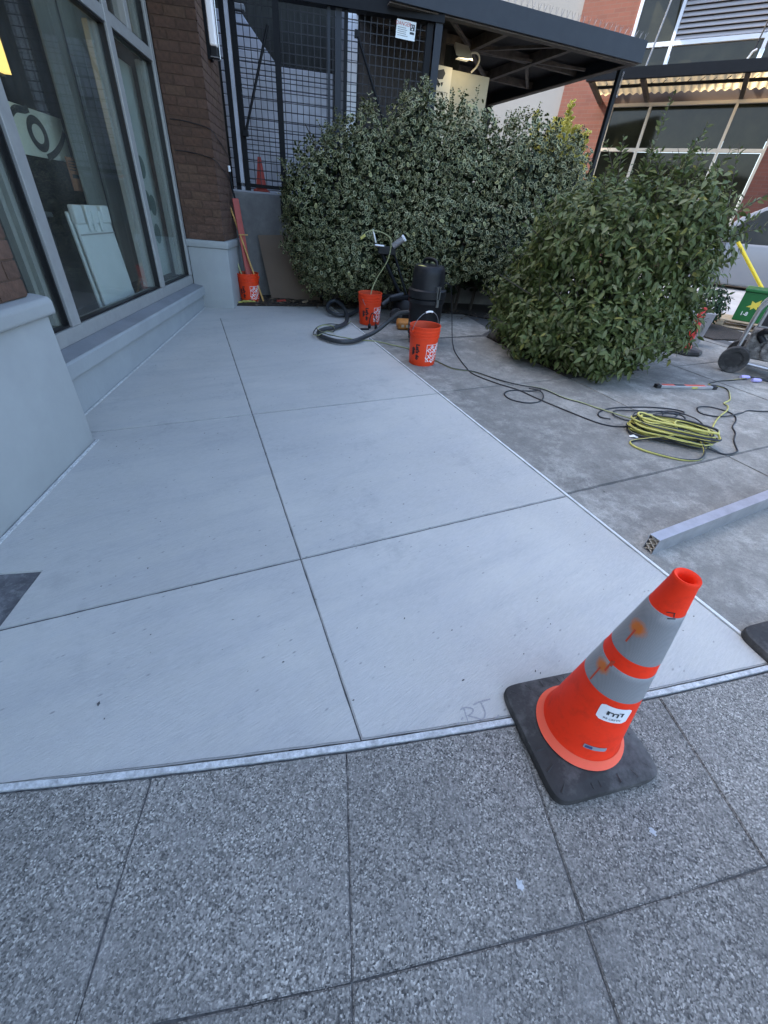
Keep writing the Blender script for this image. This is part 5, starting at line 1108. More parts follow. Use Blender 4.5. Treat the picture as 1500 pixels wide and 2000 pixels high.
# --- vacuum with hose
VA = toward(2.44, 4.60, 0)
v = thing('shop_vacuum', 'black canister vacuum with latches, top handle and long grey hose', 'vacuum', on_ground(2.44, 4.60, VA))
MB().lathe([(0.0, 0.07), (0.17, 0.07), (0.18, 0.09), (0.186, 0.28), (0.190, 0.40), (0.205, 0.42), (0.205, 0.455), (0.19, 0.47), (0.188, 0.49)], 48).build('tank', M['blackplastic'], v, smooth=35)
MB().lathe([(0.20, 0.468), (0.212, 0.475), (0.212, 0.545), (0.19, 0.56)], 48).build('tank_collar', M['blackplastic'], v, smooth=35)
MB().lathe([(0.188, 0.55), (0.186, 0.57), (0.180, 0.60), (0.176, 0.70), (0.168, 0.755), (0.15, 0.775), (0.0, 0.785)], 48).build('motor_head', M['blackplastic'], v, smooth=35)
MB().tube(catmull([(-0.07, -0.075, 0.765), (-0.05, -0.06, 0.82), (0.0, 0.0, 0.835), (0.05, 0.06, 0.82), (0.07, 0.075, 0.765)], 6), 0.016, 8).build('top_handle', M['blackplastic'], v, smooth=True)
MB().tube(catmull([(0.05, -0.14, 0.762), (0.09, -0.09, 0.772), (0.13, -0.03, 0.765)], 6), 0.011, 8).build('yellow_trim', M['yellowcord'], v, smooth=True)
for a in (0.62, -2.5): 
    c, s = math.cos(a), math.sin(a); Mx = Matrix.Rotation(a, 4, 'Z')
    MB().box((0.205, -0.014, 0.40), (0.222, 0.014, 0.475), 0, Mx).box((0.180, -0.02, 0.476), (0.224, -0.012, 0.60), 0, Mx).box((0.180, 0.012, 0.476), (0.224, 0.02, 0.60), 0, Mx).build('latch', M['chrome'], v)
for a in (0.8, 2.4, 3.9, 5.5):
    c, s = math.cos(a), math.sin(a)
    MB().box((c*0.19-0.03, s*0.19-0.03, 0.055), (c*0.19+0.03, s*0.19+0.03, 0.10)).build('caster_bracket', M['blackplastic'], v, bevel=0.006)
    MB().lathe([(0.0, -0.012), (0.024, -0.012), (0.028, 0), (0.024, 0.012), (0, 0.012)], 16, 0, Matrix.Translation((c*0.20, s*0.20, 0.028)) @ Matrix.Rotation(PI/2, 4, 'X')).build('caster_wheel', M['rubber'], v, smooth=True)
tx = MB(); 
for s_, z in (('WET', 0.20), ('DRY', 0.16)): add_text(tx, s_, 0.04, lambda x, y: Vector((0.188*math.cos(-0.95+x/0.187), 0.188*math.sin(-0.95+x/0.187), z+y)), 0, 'CENTER', .001)
tx.build('printed_label', M['greyprint'], v)
vi = (on_ground(2.44, 4.60, VA)).inverted()
hp = [(2.30, 4.62, .30), (2.24, 4.66, .30), (2.15, 4.72, .27), (2.03, 4.76, .17), (1.90, 4.74, .09), (1.75, 4.70, .045), (1.56, 4.58, .035), (1.40, 4.60, .035), (1.285, 4.78, .035), (1.27, 4.98, .035), (1.38, 5.12, .035), (1.56, 5.20, .036), (1.72, 5.36, .04), (1.82, 5.62, .05), (1.87, 5.92, .10), (1.82, 6.10, .15), (1.72, 6.10, .13), (1.66, 5.98, .07), (1.72, 5.82, .04), (1.88, 5.78, .036), (2.05, 5.92, .05), (2.20, 6.05, .10), (2.40, 5.95, .22), (2.5, 5.7, .28)]
hz = catmull([vi @ gp(x, y, h) for x, y, h in hp], 22); MB().tube(hz, 0.0235, 12, 0, True, None, 0.07).build('hose', M['hose'], v, smooth=70)
MB().tube([vi @ gp(2.34, 4.61, .30), vi @ gp(2.26, 4.65, .30)], 0.034, 14).build('hose_cuff', M['blackplastic'], v, smooth=True)

# --- walk-behind machine behind the buckets
t = thing('floor_grinder', 'black walk-behind machine with angled twin tubes and grey handle behind the bucket', 'machine', Matrix.Identity(4))
mg = gz(2.5, 5.6)
o = MB(); o.tube([(2.56, 5.60, mg+0.30), (2.25, 5.70, mg+0.83)], 0.024, 10); o.build('frame_tube', M['blackpaint'], t, smooth=True)
o = MB(); o.tube([(2.62, 5.52, mg+0.30), (2.40, 5.60, mg+0.82)], 0.014, 10); o.build('frame_tube', M['blackpaint'], t, smooth=True)
MB().tube([(2.19, 5.69, mg+0.845), (2.30, 5.65, mg+0.84)], 0.016, 10).build('clamp_bar', M['chrome'], t, smooth=True)
o = MB(); o.bar((2.24, 5.69, mg+0.80), (2.44, 5.60, mg+0.80), 0.06, 0.09); o.build('switch_box', M['blackplastic'], t, bevel=0.01)
MB().tube([(2.20, 5.69, mg+0.87), (2.16, 5.71, mg+1.0)], 0.012, 8).build('lever', M['chrome'], t, smooth=True)
o = MB(); o.tube([(2.40, 5.60, mg+0.85), (2.50, 5.53, mg+0.94)], 0.035, 12); o.build('handle_grip', M['galv'], t, smooth=True)
MB().tube([(2.50, 5.53, mg+0.94), (2.512, 5.522, mg+0.951)], 0.040, 12).build('grip_end', M['whiteprint'], t, smooth=True)
MB().tube(catmull([(2.05, 5.74, mg+0.92), (2.10, 5.72, mg+0.98), (2.22, 5.68, mg+0.99), (2.34, 5.63, mg+0.95), (2.37, 5.60, mg+0.88), (2.34, 5.60, mg+0.70), (2.22, 5.62, mg+0.50), (2.13, 5.56, mg+0.36), (2.10, 5.52, mg+0.25)], 8), 0.0062, 8).build('power_cord', M['greencord'], t, smooth=True)
o = MB(); o.bar((2.02, 5.75, mg+0.90), (2.07, 5.73, mg+0.94), 0.05, 0.03); o.build('plug', M['yellowcord'], t, bevel=0.006)
MB().lathe([(0, .06), (0.16, .06), (0.17, .08), (0.165, .20), (0.13, .27), (0.06, .30), (0, .30)], 28, 0, Matrix.Translation((2.62, 5.56, mg))).build('motor_housing', M['blackplastic'], t, smooth=35)
o = MB(); o.bar((2.36, 5.50, mg+0.27), (2.72, 5.46, mg+0.32), 0.07, 0.05); o.build('crossbar', M['blackpaint'], t, bevel=0.01)
o = MB(); o.tube([(2.26, 5.50, mg+0.20), (2.40, 5.52, mg+0.29), (2.56, 5.52, mg+0.33)], 0.03, 10); o.build('dust_pipe', M['hose'], t, smooth=True)
for s in (-0.1, 0.12):
    MB().lathe([(0.04, -0.02), (0.085, -0.02), (0.09, 0), (0.085, 0.02), (0.04, 0.02)], 24, 0, Matrix.Translation((2.52+s*0.8, 5.45+s*0.3, mg+0.09)) @ Matrix.Rotation(PI/2, 4, 'X'), True).build('wheel', M['rubber'], t, smooth=35)
MB().box((-0.05, -0.03, 0.0), (0.05, 0.03, 0.06), 0, Matrix.Translation((2.70, 5.40, mg+0.32))).build('rating_plate', M['whiteprint'], t, bevel=0.004)
t = thing('orange_bag', 'orange printed bag lying on the paving behind the hose', 'bag', on_ground(2.52, 5.14, R(-18)))
MB().box((-0.17, -0.11, 0), (0.17, 0.11, 0.10)).build('bag_body', M['orangebox'], t, bevel=0.03, seg=3, smooth=True)
bl = MB(); [bl.box((-0.12+k*0.06, -0.1125, 0.035), (-0.085+k*0.06, -0.111, 0.065)) for k in range(4)]; bl.build('print', M['cream_sign'], t)
t = thing('ear_defenders', 'small black headset leaning against the second orange bucket', 'headset', on_ground(2.03, 5.20, toward(2.03, 5.2, PI/2)))
MB().tube(catmull([(-0.035, 0, 0.03), (-0.04, 0.03, 0.10), (-0.01, 0.055, 0.17), (0.03, 0.04, 0.12), (0.04, 0, 0.04)], 6), 0.006, 8).build('headband', M['blackplastic'], t, smooth=True)
for s in (-0.04, 0.042): MB().lathe([(0, -0.018), (0.025, -0.018), (0.032, 0), (0.025, 0.018), (0, 0.018)], 16, 0, Matrix.Translation((s, 0, 0.028)) @ Matrix.Rotation(PI/2, 4, 'Y')).build('ear_cup', M['blackplastic'], t, smooth=True)
o = MB().box((-0.055, -0.015, 0), (0.055, 0.015, 0.02)).build('black_remote', M['blackplastic'], None, bevel=0.006); o.matrix_world = on_ground(1.91, 5.16, R(-10)); tag(o, 'small flat black gadget on the slab beside the headset', 'gadget')

# --- cords
def cord(name, pts, r, mats, label, h=None, cat='cord', per=7, stripe=None):
    P = []
    for i, p in enumerate(pts):
        P.append(gp(p[0], p[1], r + 0.001 + (p[2] if len(p) > 2 else 0)))
    o = MB().tube(catmull(P, per), r, 8, 0, True, stripe).build(name, mats, None, smooth=True); return tag(o, label, cat)
cord('extension_cord', [(1.86, 5.56, .0), (1.75, 5.40, .005), (1.66, 5.28, .03), (1.47, 5.22, .062), (1.30, 5.10, .066), (1.20, 4.95, .03), (1.22, 4.80, .05), (1.34, 4.90, .066), (1.46, 5.02, .02), (1.50, 5.14, .05), (1.38, 5.16, .066), (1.26, 5.00, .066), (1.30, 4.80, .066), (1.44, 4.70, .05), (1.54, 4.80, .01), (1.62, 4.76, .0), (1.72, 4.70, .0), (1.86, 4.626, .0), (2.00, 4.45, 0), (2.127, 4.276, 0), (2.21, 3.95, 0), (2.235, 3.82, 0), (2.293, 3.583, 0), (2.456, 3.455, 0), (2.565, 3.211, 0), (2.658, 3.012, .012), (2.847, 2.876, .003), (2.903, 2.663, 0), (2.99, 2.52, 0), (3.036, 2.40, 0), (3.10, 2.20, .01), (3.19, 2.031, .012)], 0.0062, [M['greencord'], M['blackcord']], 'yellow and black extension cord running from the hose past the bucket to the coil', stripe=1)
cord('power_cable', [(2.62, 4.60, .60), (2.72, 4.60, .56), (2.80, 4.62, .30), (2.84, 4.60, .06), (2.80, 4.50, .0), (2.70, 4.30, 0), (2.58, 4.03, 0), (2.45, 3.60, 0), (2.415, 3.389, 0), (2.50, 3.12, 0), (2.601, 2.934, 0), (2.65, 2.70, 0), (2.73, 2.404, 0), (2.83, 2.13, 0), (3.0, 2.04, 0), (3.15, 2.06, .012), (3.367, 2.033, .012)], 0.0052, M['blackcord'], 'black power cable running from the vacuum across the paving to the black loops')
cord('cable_loop', [(2.79, 2.84, .012), (2.69, 2.875, 0), (2.58, 2.92, 0), (2.48, 2.92, 0), (2.405, 2.857, 0), (2.396, 2.75, 0), (2.47, 2.66, 0), (2.58, 2.635, 0), (2.68, 2.68, 0), (2.75, 2.76, .01), (2.76, 2.84, .014), (2.70, 2.90, .014)], 0.0052, M['blackcord'], 'single oval loop of black cable between bucket and coil')
cord('black_cable_coil', [(2.95, 2.17, .01), (2.92, 2.25, 0), (3.0, 2.33, 0), (3.2, 2.36, 0), (3.5, 2.30, 0), (3.70, 2.21, 0), (3.76, 2.13, 0), (3.68, 2.10, .006), (3.50, 2.19, .006), (3.30, 2.26, .006), (3.14, 2.30, .006), (3.05, 2.22, .006), (3.10, 2.09, .006), (3.24, 2.03, .012), (3.42, 2.08, .012), (3.56, 2.16, .012), (3.66, 2.12, .012), (3.70, 1.98, .012), (3.63, 1.86, .012), (3.50, 1.83, .018), (3.38, 1.90, .018), (3.45, 2.02, .018), (3.58, 2.06, .018), (3.52, 2.16, .018), (3.36, 2.17, .018), (3.28, 2.09, .02), (3.40, 1.98, .024), (3.54, 1.96, .024), (3.60, 2.05, .024), (3.47, 2.12, .024), (3.33, 2.12, .024), (3.27, 2.2, .02), (3.14, 2.13, .02)], 0.0056, M['blackcord'], 'tangled loops of black cable beside the yellow coil')
# the yellow coil: one cord wound many times
rc = random.Random(12); cpts = []
ax_a, ax_b = Vector((2.998, 1.985)), Vector((3.330, 1.610)); 
for k in range(21):
    j = lambda s: rc.uniform(-1.5*s, 1.5*s); wd_ = rc.uniform(0.05, 0.17); hh = 0.008 + 0.0060*k*rc.uniform(.5, 1.1)
    d = (ax_b-ax_a).normalized(); nn = Vector((-d.y, d.x)); e0 = ax_a + d*rc.uniform(-0.02, 0.06); e1 = ax_b - d*rc.uniform(-0.03, 0.05)
    for p, z in ((e0 + nn*wd_*.7 + d*.03, hh), (e0 - d*0.02, hh), (e0 - nn*wd_*.7 + d*.03, hh), ((e0+e1)/2 - nn*wd_*rc.uniform(.5, 1), hh+0.008), (e1 - nn*wd_*.6 - d*.03, hh), (e1 + d*.01, hh), (e1 + nn*wd_*.6 - d*.03, hh), ((e0+e1)/2 + nn*wd_*rc.uniform(.5, 1), hh+0.008)): cpts.append((p.x+j(.012), p.y+j(.012), z))
cpts += [(3.10, 1.72, .07), (2.97, 1.80, .02), (2.83, 1.835, 0), (2.775, 1.80, 0), (2.78, 1.72, 0), (2.86, 1.60, 0), (2.96, 1.51, 0), (3.08, 1.485, 0), (3.18, 1.53, .02), (3.23, 1.62, .06)]
cord('yellow_cord_coil', cpts, 0.0080, [M['yellowcord'], M['blackcord']], 'wound coil of yellow extension cord with black stripe on the paving', per=5, stripe=1)
cord('yellow_cord_end', [(3.33, 1.66, .03), (3.465, 1.701, .0), (3.55, 1.74, 0), (3.673, 1.806, 0), (3.85, 1.90, 0), (4.003, 1.967, 0), (4.182, 2.028, .012), (4.30, 2.10, .008), (4.36, 2.17, 0), (4.50, 2.21, 0), (4.62, 2.29, 0), (4.74, 2.38, 0), (4.79, 2.45, 0), (4.77, 2.52, 0), (4.72, 2.57, 0), (4.80, 2.60, 0), (4.975, 2.615, 0), (5.15, 2.60, 0), (5.33, 2.585, .01)], 0.006, [M['yellowcord'], M['blackcord']], 'yellow cord running from the coil past the spirit level to the purple plugs', stripe=1)
cord('black_cable_run', [(3.28, 1.58, .01), (3.337, 1.493, 0), (3.42, 1.475, 0), (3.50, 1.49, 0), (3.55, 1.53, 0), (3.66, 1.62, 0), (3.80, 1.70, 0), (3.904, 1.791, 0), (4.05, 1.86, 0), (4.15, 1.93, 0), (4.19, 2.02, 0), (4.13, 2.14, 0), (4.02, 2.17, 0), (3.93, 2.12, 0), (3.90, 2.05, 0), (3.97, 1.98, 0), (4.08, 1.945, .006), (4.20, 1.955, .006), (4.318, 1.971, 0), (4.42, 1.985, 0), (4.599, 1.921, 0), (5.2, 1.80, 0)], 0.0056, M['blackcord'], 'black cable running from the yellow coil round one loop and off to the right')
for k, (x, y) in enumerate(((5.33, 2.60), (5.36, 2.50))):
    o = MB().lathe([(0, -0.045), (0.017, -0.045), (0.021, -0.02), (0.019, 0.03), (0.009, 0.05), (0, 0.05)], 16, 0, Matrix.Rotation(PI/2, 4, 'Y')).build('cord_plug', M['lilac'], None, smooth=True); o.matrix_world = on_ground(x, y, R(-25), 0.024); tag(o, ['pale purple cord plug farther from the spirit level', 'pale purple cord plug nearer to the picture bottom'][k], 'plug', 'purple plugs')
cord('generator_cable', [(5.38, 2.58, .02), (5.5, 2.52, .01), (5.66, 2.52, .01), (5.8, 2.5, .05), (5.95, 2.55, .12)], 0.009, M['blackcord'], 'thick black cable from the upper purple plug to the generator')
cord('generator_cable', [(5.41, 2.48, .02), (5.52, 2.40, .01), (5.68, 2.38, .01), (5.85, 2.42, .06), (5.95, 2.5, .14)], 0.009, M['blackcord'], 'thick black cable from the lower purple plug to the generator')
pp = MB(); vs = [(-0.03, -0.012, .004), (0.0, -0.018, .012), (0.034, -0.006, .003), (0.03, 0.014, .010), (0.0, 0.012, .018), (-0.028, 0.016, .004)]
pp.add(vs, [(0,1,4,5), (1,2,3,4)]); pc = pp.build('paper_scrap', M['paper']); pc.matrix_world = on_ground(2.90, 1.89, R(-40)); tag(pc, 'crumpled white paper scrap next to the yellow coil', 'paper scrap')

# --- spirit level
LA = math.atan2(2.475-2.654, 4.646-4.066)
t = thing('spirit_level', 'red and silver spirit level with black ends lying on the paving', 'level', on_ground(4.36, 2.565, LA))
MB().box((-0.275, -0.024, 0.002), (0.275, 0.024, 0.030)).build('level_body', M['galv'], t, bevel=0.003)
o = MB(); 
for a, b in ((-0.26, -0.13), (-0.02, 0.20)): o.box((a, -0.020, 0.0305), (b, 0.020, 0.0315))
o.build('red_face', mat('red_level_face', (0.62, 0.10, 0.07), 0.45), t); MB().box((-0.13, -0.015, 0.0306), (-0.02, 0.015, 0.0322)).build('vial_window', M['black_print'], t)
MB().box((0.05, -0.0262, 0.006), (0.11, -0.0242, 0.026)).build('centre_vial', M['yellowcord'], t)
for s in (-1, 1): MB().box((s*0.300-0.024, -0.026, 0.0), (s*0.300+0.024, 0.026, 0.033)).build('end_cap', M['black_print'], t, bevel=0.004)
# --- aluminium screed tube
sa, sb_ = Vector((1.895, 0.905)), Vector((3.05, 0.985)); SAz = math.atan2((sb_-sa).y, (sb_-sa).x)
t = thing('screed_bar', 'long rectangular aluminium bar with braced hollow end on the old paving', 'bar', on_ground(sa.x, sa.y, SAz))
W2, HH, L = 0.027, 0.092, 1.75; th = 0.003
o = MB(); o.box((0, -W2, 0), (L, W2, th)); o.box((0, -W2, HH-th), (L, W2, HH)); o.box((0.0005, -W2, th), (L, -W2+th, HH-th)); o.box((0.0005, W2-th, th), (L, W2, HH-th)); o.build('hollow_profile', M['galv'], t)
o = MB(); 
for z0 in (th, HH/2): o.bar((0.002, -W2+th, z0), (L*0 + 0.002 + 0.0, W2-th, z0+HH/2-th), 0.0, 0.0) if False else None
for (y0, z0, y1, z1) in ((-W2+th, th, W2-th, HH*0.36), (W2-th, th, -W2+th, HH*0.36), (-W2+th, HH*0.36, W2-th, HH*0.68), (W2-th, HH*0.36, -W2+th, HH*0.68), (-W2+th, HH*0.68, W2-th, HH-th), (W2-th, HH*0.68, -W2+th, HH-th)):
    dy, dz = y1-y0, z1-z0; ln = math.hypot(dy, dz); ny, nz = -dz/ln*0.0012, dy/ln*0.0012
    o.add([(0.003, y0-ny, z0-nz), (0.003, y1-ny, z1-nz), (0.003, y1+ny, z1+nz), (0.003, y0+ny, z0+nz), (0.9, y0-ny, z0-nz), (0.9, y1-ny, z1-nz), (0.9, y1+ny, z1+nz), (0.9, y0+ny, z0+nz)], [(3,2,1,0), (4,5,6,7), (0,1,5,4), (2,3,7,6)])
o.build('inner_webs', M['cream'], t)

# --- red delineator post and concrete block behind the shrub
t = thing('delineator_post', 'red post on a round black base half hidden behind the shrub', 'post', on_ground(5.60, 3.53))
MB().lathe([(0, 0), (0.20, 0), (0.205, 0.02), (0.19, 0.045), (0.12, 0.055), (0, 0.056)], 8).build('rubber_foot', M['rubber'], t, smooth=30)
MB().lathe([(0.065, 0.057), (0.06, 0.08), (0.045, 0.10), (0.042, 0.46), (0.03, 0.48), (0.03, 0.51), (0, 0.51)], 20).build('tube', mat('red_plastic', (0.62, 0.035, 0.03), 0.45), t, smooth=35)
for z0 in (0.10,): MB().lathe([(0.0425, z0), (0.0445, z0+.001), (0.0445, z0+0.03), (0.0425, z0+0.031)], 20).build('band', M['whiteprint'], t, smooth=35)
o = MB(); o.add([(-0.16, -0.12, 0), (0.16, -0.12, 0), (0.16, 0.12, 0), (-0.16, 0.12, 0), (-0.10, -0.09, 0.40), (0.20, -0.09, 0.40), (0.20, 0.09, 0.40), (-0.10, 0.09, 0.40)], [(0,3,2,1),(4,5,6,7),(0,1,5,4),(1,2,6,5),(2,3,7,6),(3,0,4,7)]); b_ = o.build('concrete_block', M['concrete_block'], None, bevel=0.01); b_.matrix_world = on_ground(6.02, 3.86, R(-50)); tag(b_, 'grey concrete block beside the red post', 'block')

# --- generator on wheels
GA = math.atan2(2.02-2.87, 0.66)                                 # its long side runs to the right of the picture
gen = thing('generator', 'wheeled generator in a grey tube frame with black control panel', 'generator', on_ground(5.43, 2.85, R(-61)))
# local x runs along its side, y away from us
def wheel(x, y, r=0.135):
    w = thing_part('wheel', gen); Mx = Matrix.Translation((x, y, r)) @ Matrix.Rotation(PI/2, 4, 'X')
    MB().lathe([(r*0.62, -0.04), (r*0.95, -0.042), (r, -0.025), (r, 0.025), (r*0.95, 0.042), (r*0.62, 0.04)], 36, 0, Mx, True).build('tyre', M['rubber'], w, smooth=35)
    MB().lathe([(0.0, -0.050), (0.018, -0.050), (0.022, -0.034), (0.035, -0.022), (r*0.5, -0.018), (r*0.62, -0.034), (r*0.64, -0.03), (r*0.64, 0.03), (0, 0.03)], 30, 0, Mx).build('rim', M['rubber'], w, smooth=35)
    for k in range(5):
        a = 2*PI*k/5; MB().box((0.03, -0.014, -0.032), (r*0.6, 0.014, -0.014), 0, Mx @ Matrix.Rotation(a, 4, 'Z')).build('spoke', M['blackplastic'], w, bevel=0.004)
    return w
def thing_part(name, parent): o = D.objects.new(name, None); COL.objects.link(o); o.parent = parent; return o
wheel(0.0, -0.03); wheel(0.03, 0.48)
def tubef(nm, pts, r=0.017, m='galv'): return MB().tube(catmull(pts, 6), r, 10).build(nm, M[m], gen, smooth=True)
for y in (0.03, 0.49):
    tubef('frame_tube', [(-0.02, y, 0.10), (-0.02, y, 0.30), (-0.015, y, 0.56), (0.0, y, 0.66), (0.05, y, 0.72), (0.20, y, 0.725), (0.55, y, 0.725), (0.68, y, 0.70), (0.72, y, 0.60), (0.73, y, 0.30), (0.73, y, 0.05)])
    o = MB(); o.tube([(-0.02, y, 0.115), (0.74, y, 0.075)], 0.017, 10); o.build('base_rail', M['galv'], gen, smooth=True)
for x, z in ((0.10, 0.12), (0.70, 0.10), (0.25, 0.725)): o = MB(); o.tube([(x, 0.03, z), (x, 0.49, z)], 0.015, 10); o.build('cross_tube', M['galv'], gen, smooth=True)
MB().box((0.035, 0.0, 0.47), (0.62, 0.045, 0.665)).build('panel_frame', M['galv'], gen, bevel=0.012)
MB().box((0.065, -0.006, 0.492), (0.59, -0.001, 0.645)).build('control_panel', M['black_print'], gen)
o = MB(); 
for (x, z, w, h) in ((0.16, 0.60, 0.05, 0.02), (0.17, 0.52, 0.035, 0.05), (0.26, 0.585, 0.05, 0.03), (0.26, 0.52, 0.09, 0.012), (0.36, 0.57, 0.03, 0.03), (0.45, 0.55, 0.08, 0.05)): o.box((x-0.06, -0.009, z), (x-0.06+w, -0.0065, z+h))
o.build('panel_fittings', M['greyprint'], gen)
MB().box((0.03, 0.06, 0.15), (0.38, 0.42, 0.44)).build('engine_block', M['engine'], gen, bevel=0.03, seg=3)
for k in range(6): MB().box((0.05, 0.055, 0.20+k*0.032), (0.20, 0.092, 0.214+k*0.032)).build('cooling_fin', M['engine'], gen)
MB().lathe([(0, 0), (0.11, 0), (0.125, 0.02), (0.12, 0.06), (0.06, 0.075), (0, 0.075)], 26, 0, Matrix.Translation((0.30, 0.09, 0.28)) @ Matrix.Rotation(PI/2, 4, 'X')).build('recoil_cover', M['engine'], gen, smooth=35)
MB().lathe([(0, 0), (0.12, 0), (0.13, 0.02), (0.13, 0.20), (0.11, 0.23), (0, 0.23)], 26, 0, Matrix.Translation((0.42, 0.26, 0.27)) @ Matrix.Rotation(PI/2, 4, 'Y')).build('alternator', M['engine'], gen, smooth=35)
MB().tube(catmull([(0.16, 0.06, 0.34), (0.10, 0.05, 0.40), (0.14, 0.02, 0.45), (0.22, 0.03, 0.44)], 6), 0.03, 10).build('muffler', M['blackplastic'], gen, smooth=True)
MB().box((0.12, 0.08, 0.50), (0.62, 0.45, 0.66)).build('fuel_tank', M['blackplastic'], gen, bevel=0.03, seg=3)

# --- low dark shrub between the pallet and the red post
rl = np.random.default_rng(5)
low = thing('low_shrub', 'low dark green shrub beside the green bin', 'shrub', on_ground(7.22, 4.66))
LP, LN, LT, LS = leaf_cloud([(0, 0, 0.22, .30, .30, .24), (0.18, -0.08, 0.30, .22, .22, .26), (-0.2, 0.14, 0.26, .25, .25, .24)], 1700, 0.07, rl, 0.5, 0.4, 0.4)
pt_ = pointed(); stuff(link('foliage', leaves_mesh('foliage', LP, LN, LT, LS, pt_[0], pt_[1], pt_[2], rl, m_leaf('dark_leaf', [(0, (0.010, 0.028, 0.010)), (1, (0.028, 0.060, 0.020))], None, 0.5)), low)); twigs('stems', (0, 0, 0.0), [(rl.normal()*.16, rl.normal()*.14, rl.uniform(.2, .42)) for _ in range(14)], low, 0.012)
soil_patch('street_bed', [(6.70, 3.9), (7.6, 3.75), (7.9, 5.2), (6.9, 5.8)], 0.012)
# --- green bin on a pallet
BA = math.atan2(4.147-4.501, 8.194-8.003)
pm = on_ground(7.80, 4.62, BA)
t = thing('pallet', 'sunlit wooden pallet under the green bin', 'pallet', pm)
for k in range(4): MB().box((-0.05, -0.08+k*0.15, 0.085), (1.15, 0.04+k*0.15, 0.105)).build('deck_board', M['wood'], t, bevel=0.003)
for x in (0.0, 0.52, 1.02): MB().box((x, -0.09, 0.02), (x+0.09, 0.50, 0.083)).build('bearer', M['wood'], t, bevel=0.003)
for k in range(3): MB().box((-0.05, -0.08+k*0.24, 0.0), (1.15, 0.02+k*0.24, 0.018)).build('base_board', M['wood'], t, bevel=0.003)
t = thing('green_bin', 'green plastic bin with yellow leaf emblem standing on the wooden pallet', 'bin', pm @ Matrix.Translation((0.16, -0.02, 0.106)))
MB().box((0, 0, 0), (0.95, 0.40, 0.40)).build('bin_body', M['green'], t, bevel=0.012)
MB().box((-0.012, -0.02, 0.401), (0.962, 0.42, 0.445)).build('bin_lid', M['green'], t, bevel=0.010)
em = MB(); pts = [(0.10, 0.20), (0.15, 0.235), (0.14, 0.29), (0.19, 0.265), (0.25, 0.315), (0.245, 0.27), (0.32, 0.305), (0.27, 0.245), (0.30, 0.23), (0.24, 0.215), (0.25, 0.175), (0.20, 0.20), (0.165, 0.165), (0.16, 0.20)]
em.add([(x, -0.0025, z) for x, z in pts], [tuple(range(len(pts)))]); em.build('leaf_emblem', M['emblem'], t)
tx = MB(); add_text(tx, '1-8', 0.075, lambda x, y: (0.12+x, -0.0025, 0.105+y), 0, 'CENTER', .001); tx.build('lettering', M['whiteprint'], t)
o = MB().tube([Vector((8.93, 4.25, gz(8.93, 4.25)+0.0)), Vector((8.33, 5.27, 1.48))], 0.026, 12).build('yellow_pole', M['yellowpaint'], None, smooth=True)
o.data.transform(Matrix.Identity(4)); tag(o, 'bright yellow pole leaning behind the green bin', 'pole')

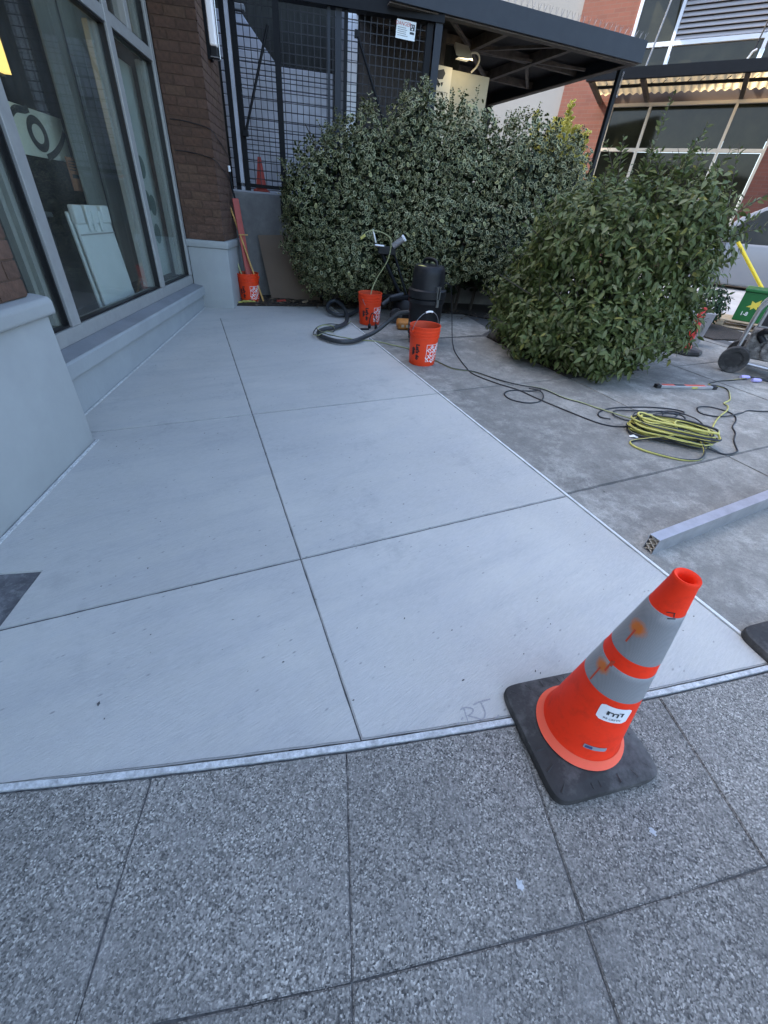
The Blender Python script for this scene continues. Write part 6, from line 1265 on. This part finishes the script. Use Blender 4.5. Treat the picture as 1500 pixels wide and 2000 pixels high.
# --- white car parked along the street
def car():
    ang = math.atan2(math.cos(R(146)), math.sin(R(146))); t = thing('parked_car', 'white car with dark windows parked in the sun before the brick building', 'car', Matrix.Translation((11.59, 9.04, 0.50)) @ Matrix.Rotation(ang, 4, 'Z'))
    # local x along the car from its front, y away from us (width 0..1.75), z up
    lower = [(0.05, 0.30), (0.0, 0.45), (0.02, 0.72), (0.12, 0.86), (1.05, 0.98), (4.35, 1.02), (4.50, 0.80), (4.48, 0.28), (4.3, 0.12), (0.25, 0.12)]
    Mx = Matrix(((1, 0, 0, 0), (0, 0, 1, 0), (0, 1, 0, 0), (0, 0, 0, 1)))
    MB().prism(lower, 0.0, 1.78, 0, Mx).build('body', M['carpaint'], t, bevel=0.05, seg=3, smooth=40)
    c = MB(); prof = [(0.85, 0.96), (1.0, 1.18), (1.35, 1.52), (1.75, 1.74), (2.2, 1.84), (3.6, 1.82), (4.1, 1.66), (4.42, 1.0)]
    vs = [(x, 0.05 + 0.22*max(0, (z-0.96))/0.6, z) for x, z in prof] + [(x, 1.73 - 0.22*max(0, (z-0.96))/0.6, z) for x, z in prof]; n = len(prof)
    c.add(vs, [tuple(range(n)), tuple(range(2*n-1, n-1, -1))] + [(i, n+i, n+i+1, i+1) for i in range(n-1)]); c.build('cabin', M['carpaint'], t, bevel=0.03, seg=3, smooth=40)
    g_ = MB(); q = [(1.12, 0.99), (1.42, 1.44), (1.75, 1.66), (2.5, 1.74), (2.5, 0.99)]; g_.add([(x, 0.045 + 0.22*(z-0.96)/0.6, z) for x, z in q], [(0,1,2,3,4)]); g_.build('side_window', M['darkglass'], t)
    g_ = MB(); q = [(2.56, 0.99), (2.56, 1.74), (3.55, 1.72), (4.1, 1.02)]; g_.add([(x, 0.045 + 0.22*(z-0.96)/0.6, z) for x, z in q], [(0,1,2,3)]); g_.build('side_window', M['darkglass'], t)
    g_ = MB(); g_.add([(0.99, 0.24, 1.17), (0.99, 1.54, 1.17), (1.35, 1.46, 1.52), (1.35, 0.32, 1.52)], [(0,1,2,3)]); ob_ = g_.build('windscreen', M['darkglass'], t); ob_.location = (-0.012, 0, 0.012)
    for x in (0.85, 3.65):
        for y in (0.08, 1.70):
            w = thing_part('wheel', t); Mw = Matrix.Translation((x, y, 0.32)) @ Matrix.Rotation(PI/2, 4, 'X')
            MB().lathe([(0.2, -0.10), (0.31, -0.10), (0.33, -0.07), (0.33, 0.07), (0.31, 0.10), (0.2, 0.10)], 32, 0, Mw, True).build('tyre', M['rubber'], w, smooth=35); MB().lathe([(0, -0.06), (0.06, -0.08), (0.2, -0.06), (0.21, 0.05), (0, 0.05)], 24, 0, Mw).build('rim', M['galv'], w, smooth=35)
    for y in (0.12, 1.36): MB().box((-0.012, y, 0.62), (0.06, y+0.30, 0.76)).build('headlight', M['whiteprint'], t, bevel=0.02)
    MB().box((-0.03, 0.25, 0.33), (0.02, 1.53, 0.52)).build('grille', M['black_print'], t, bevel=0.01)
    MB().box((1.10, -0.10, 1.0), (1.28, 0.03, 1.12)).build('wing_mirror', M['carpaint'], t, bevel=0.03)
    for x in (1.25, 2.54, 3.62): MB().box((x, -0.004, 0.36), (x+0.012, 0.004, 0.97)).build('door_gap', M['black_print'], t)
car()
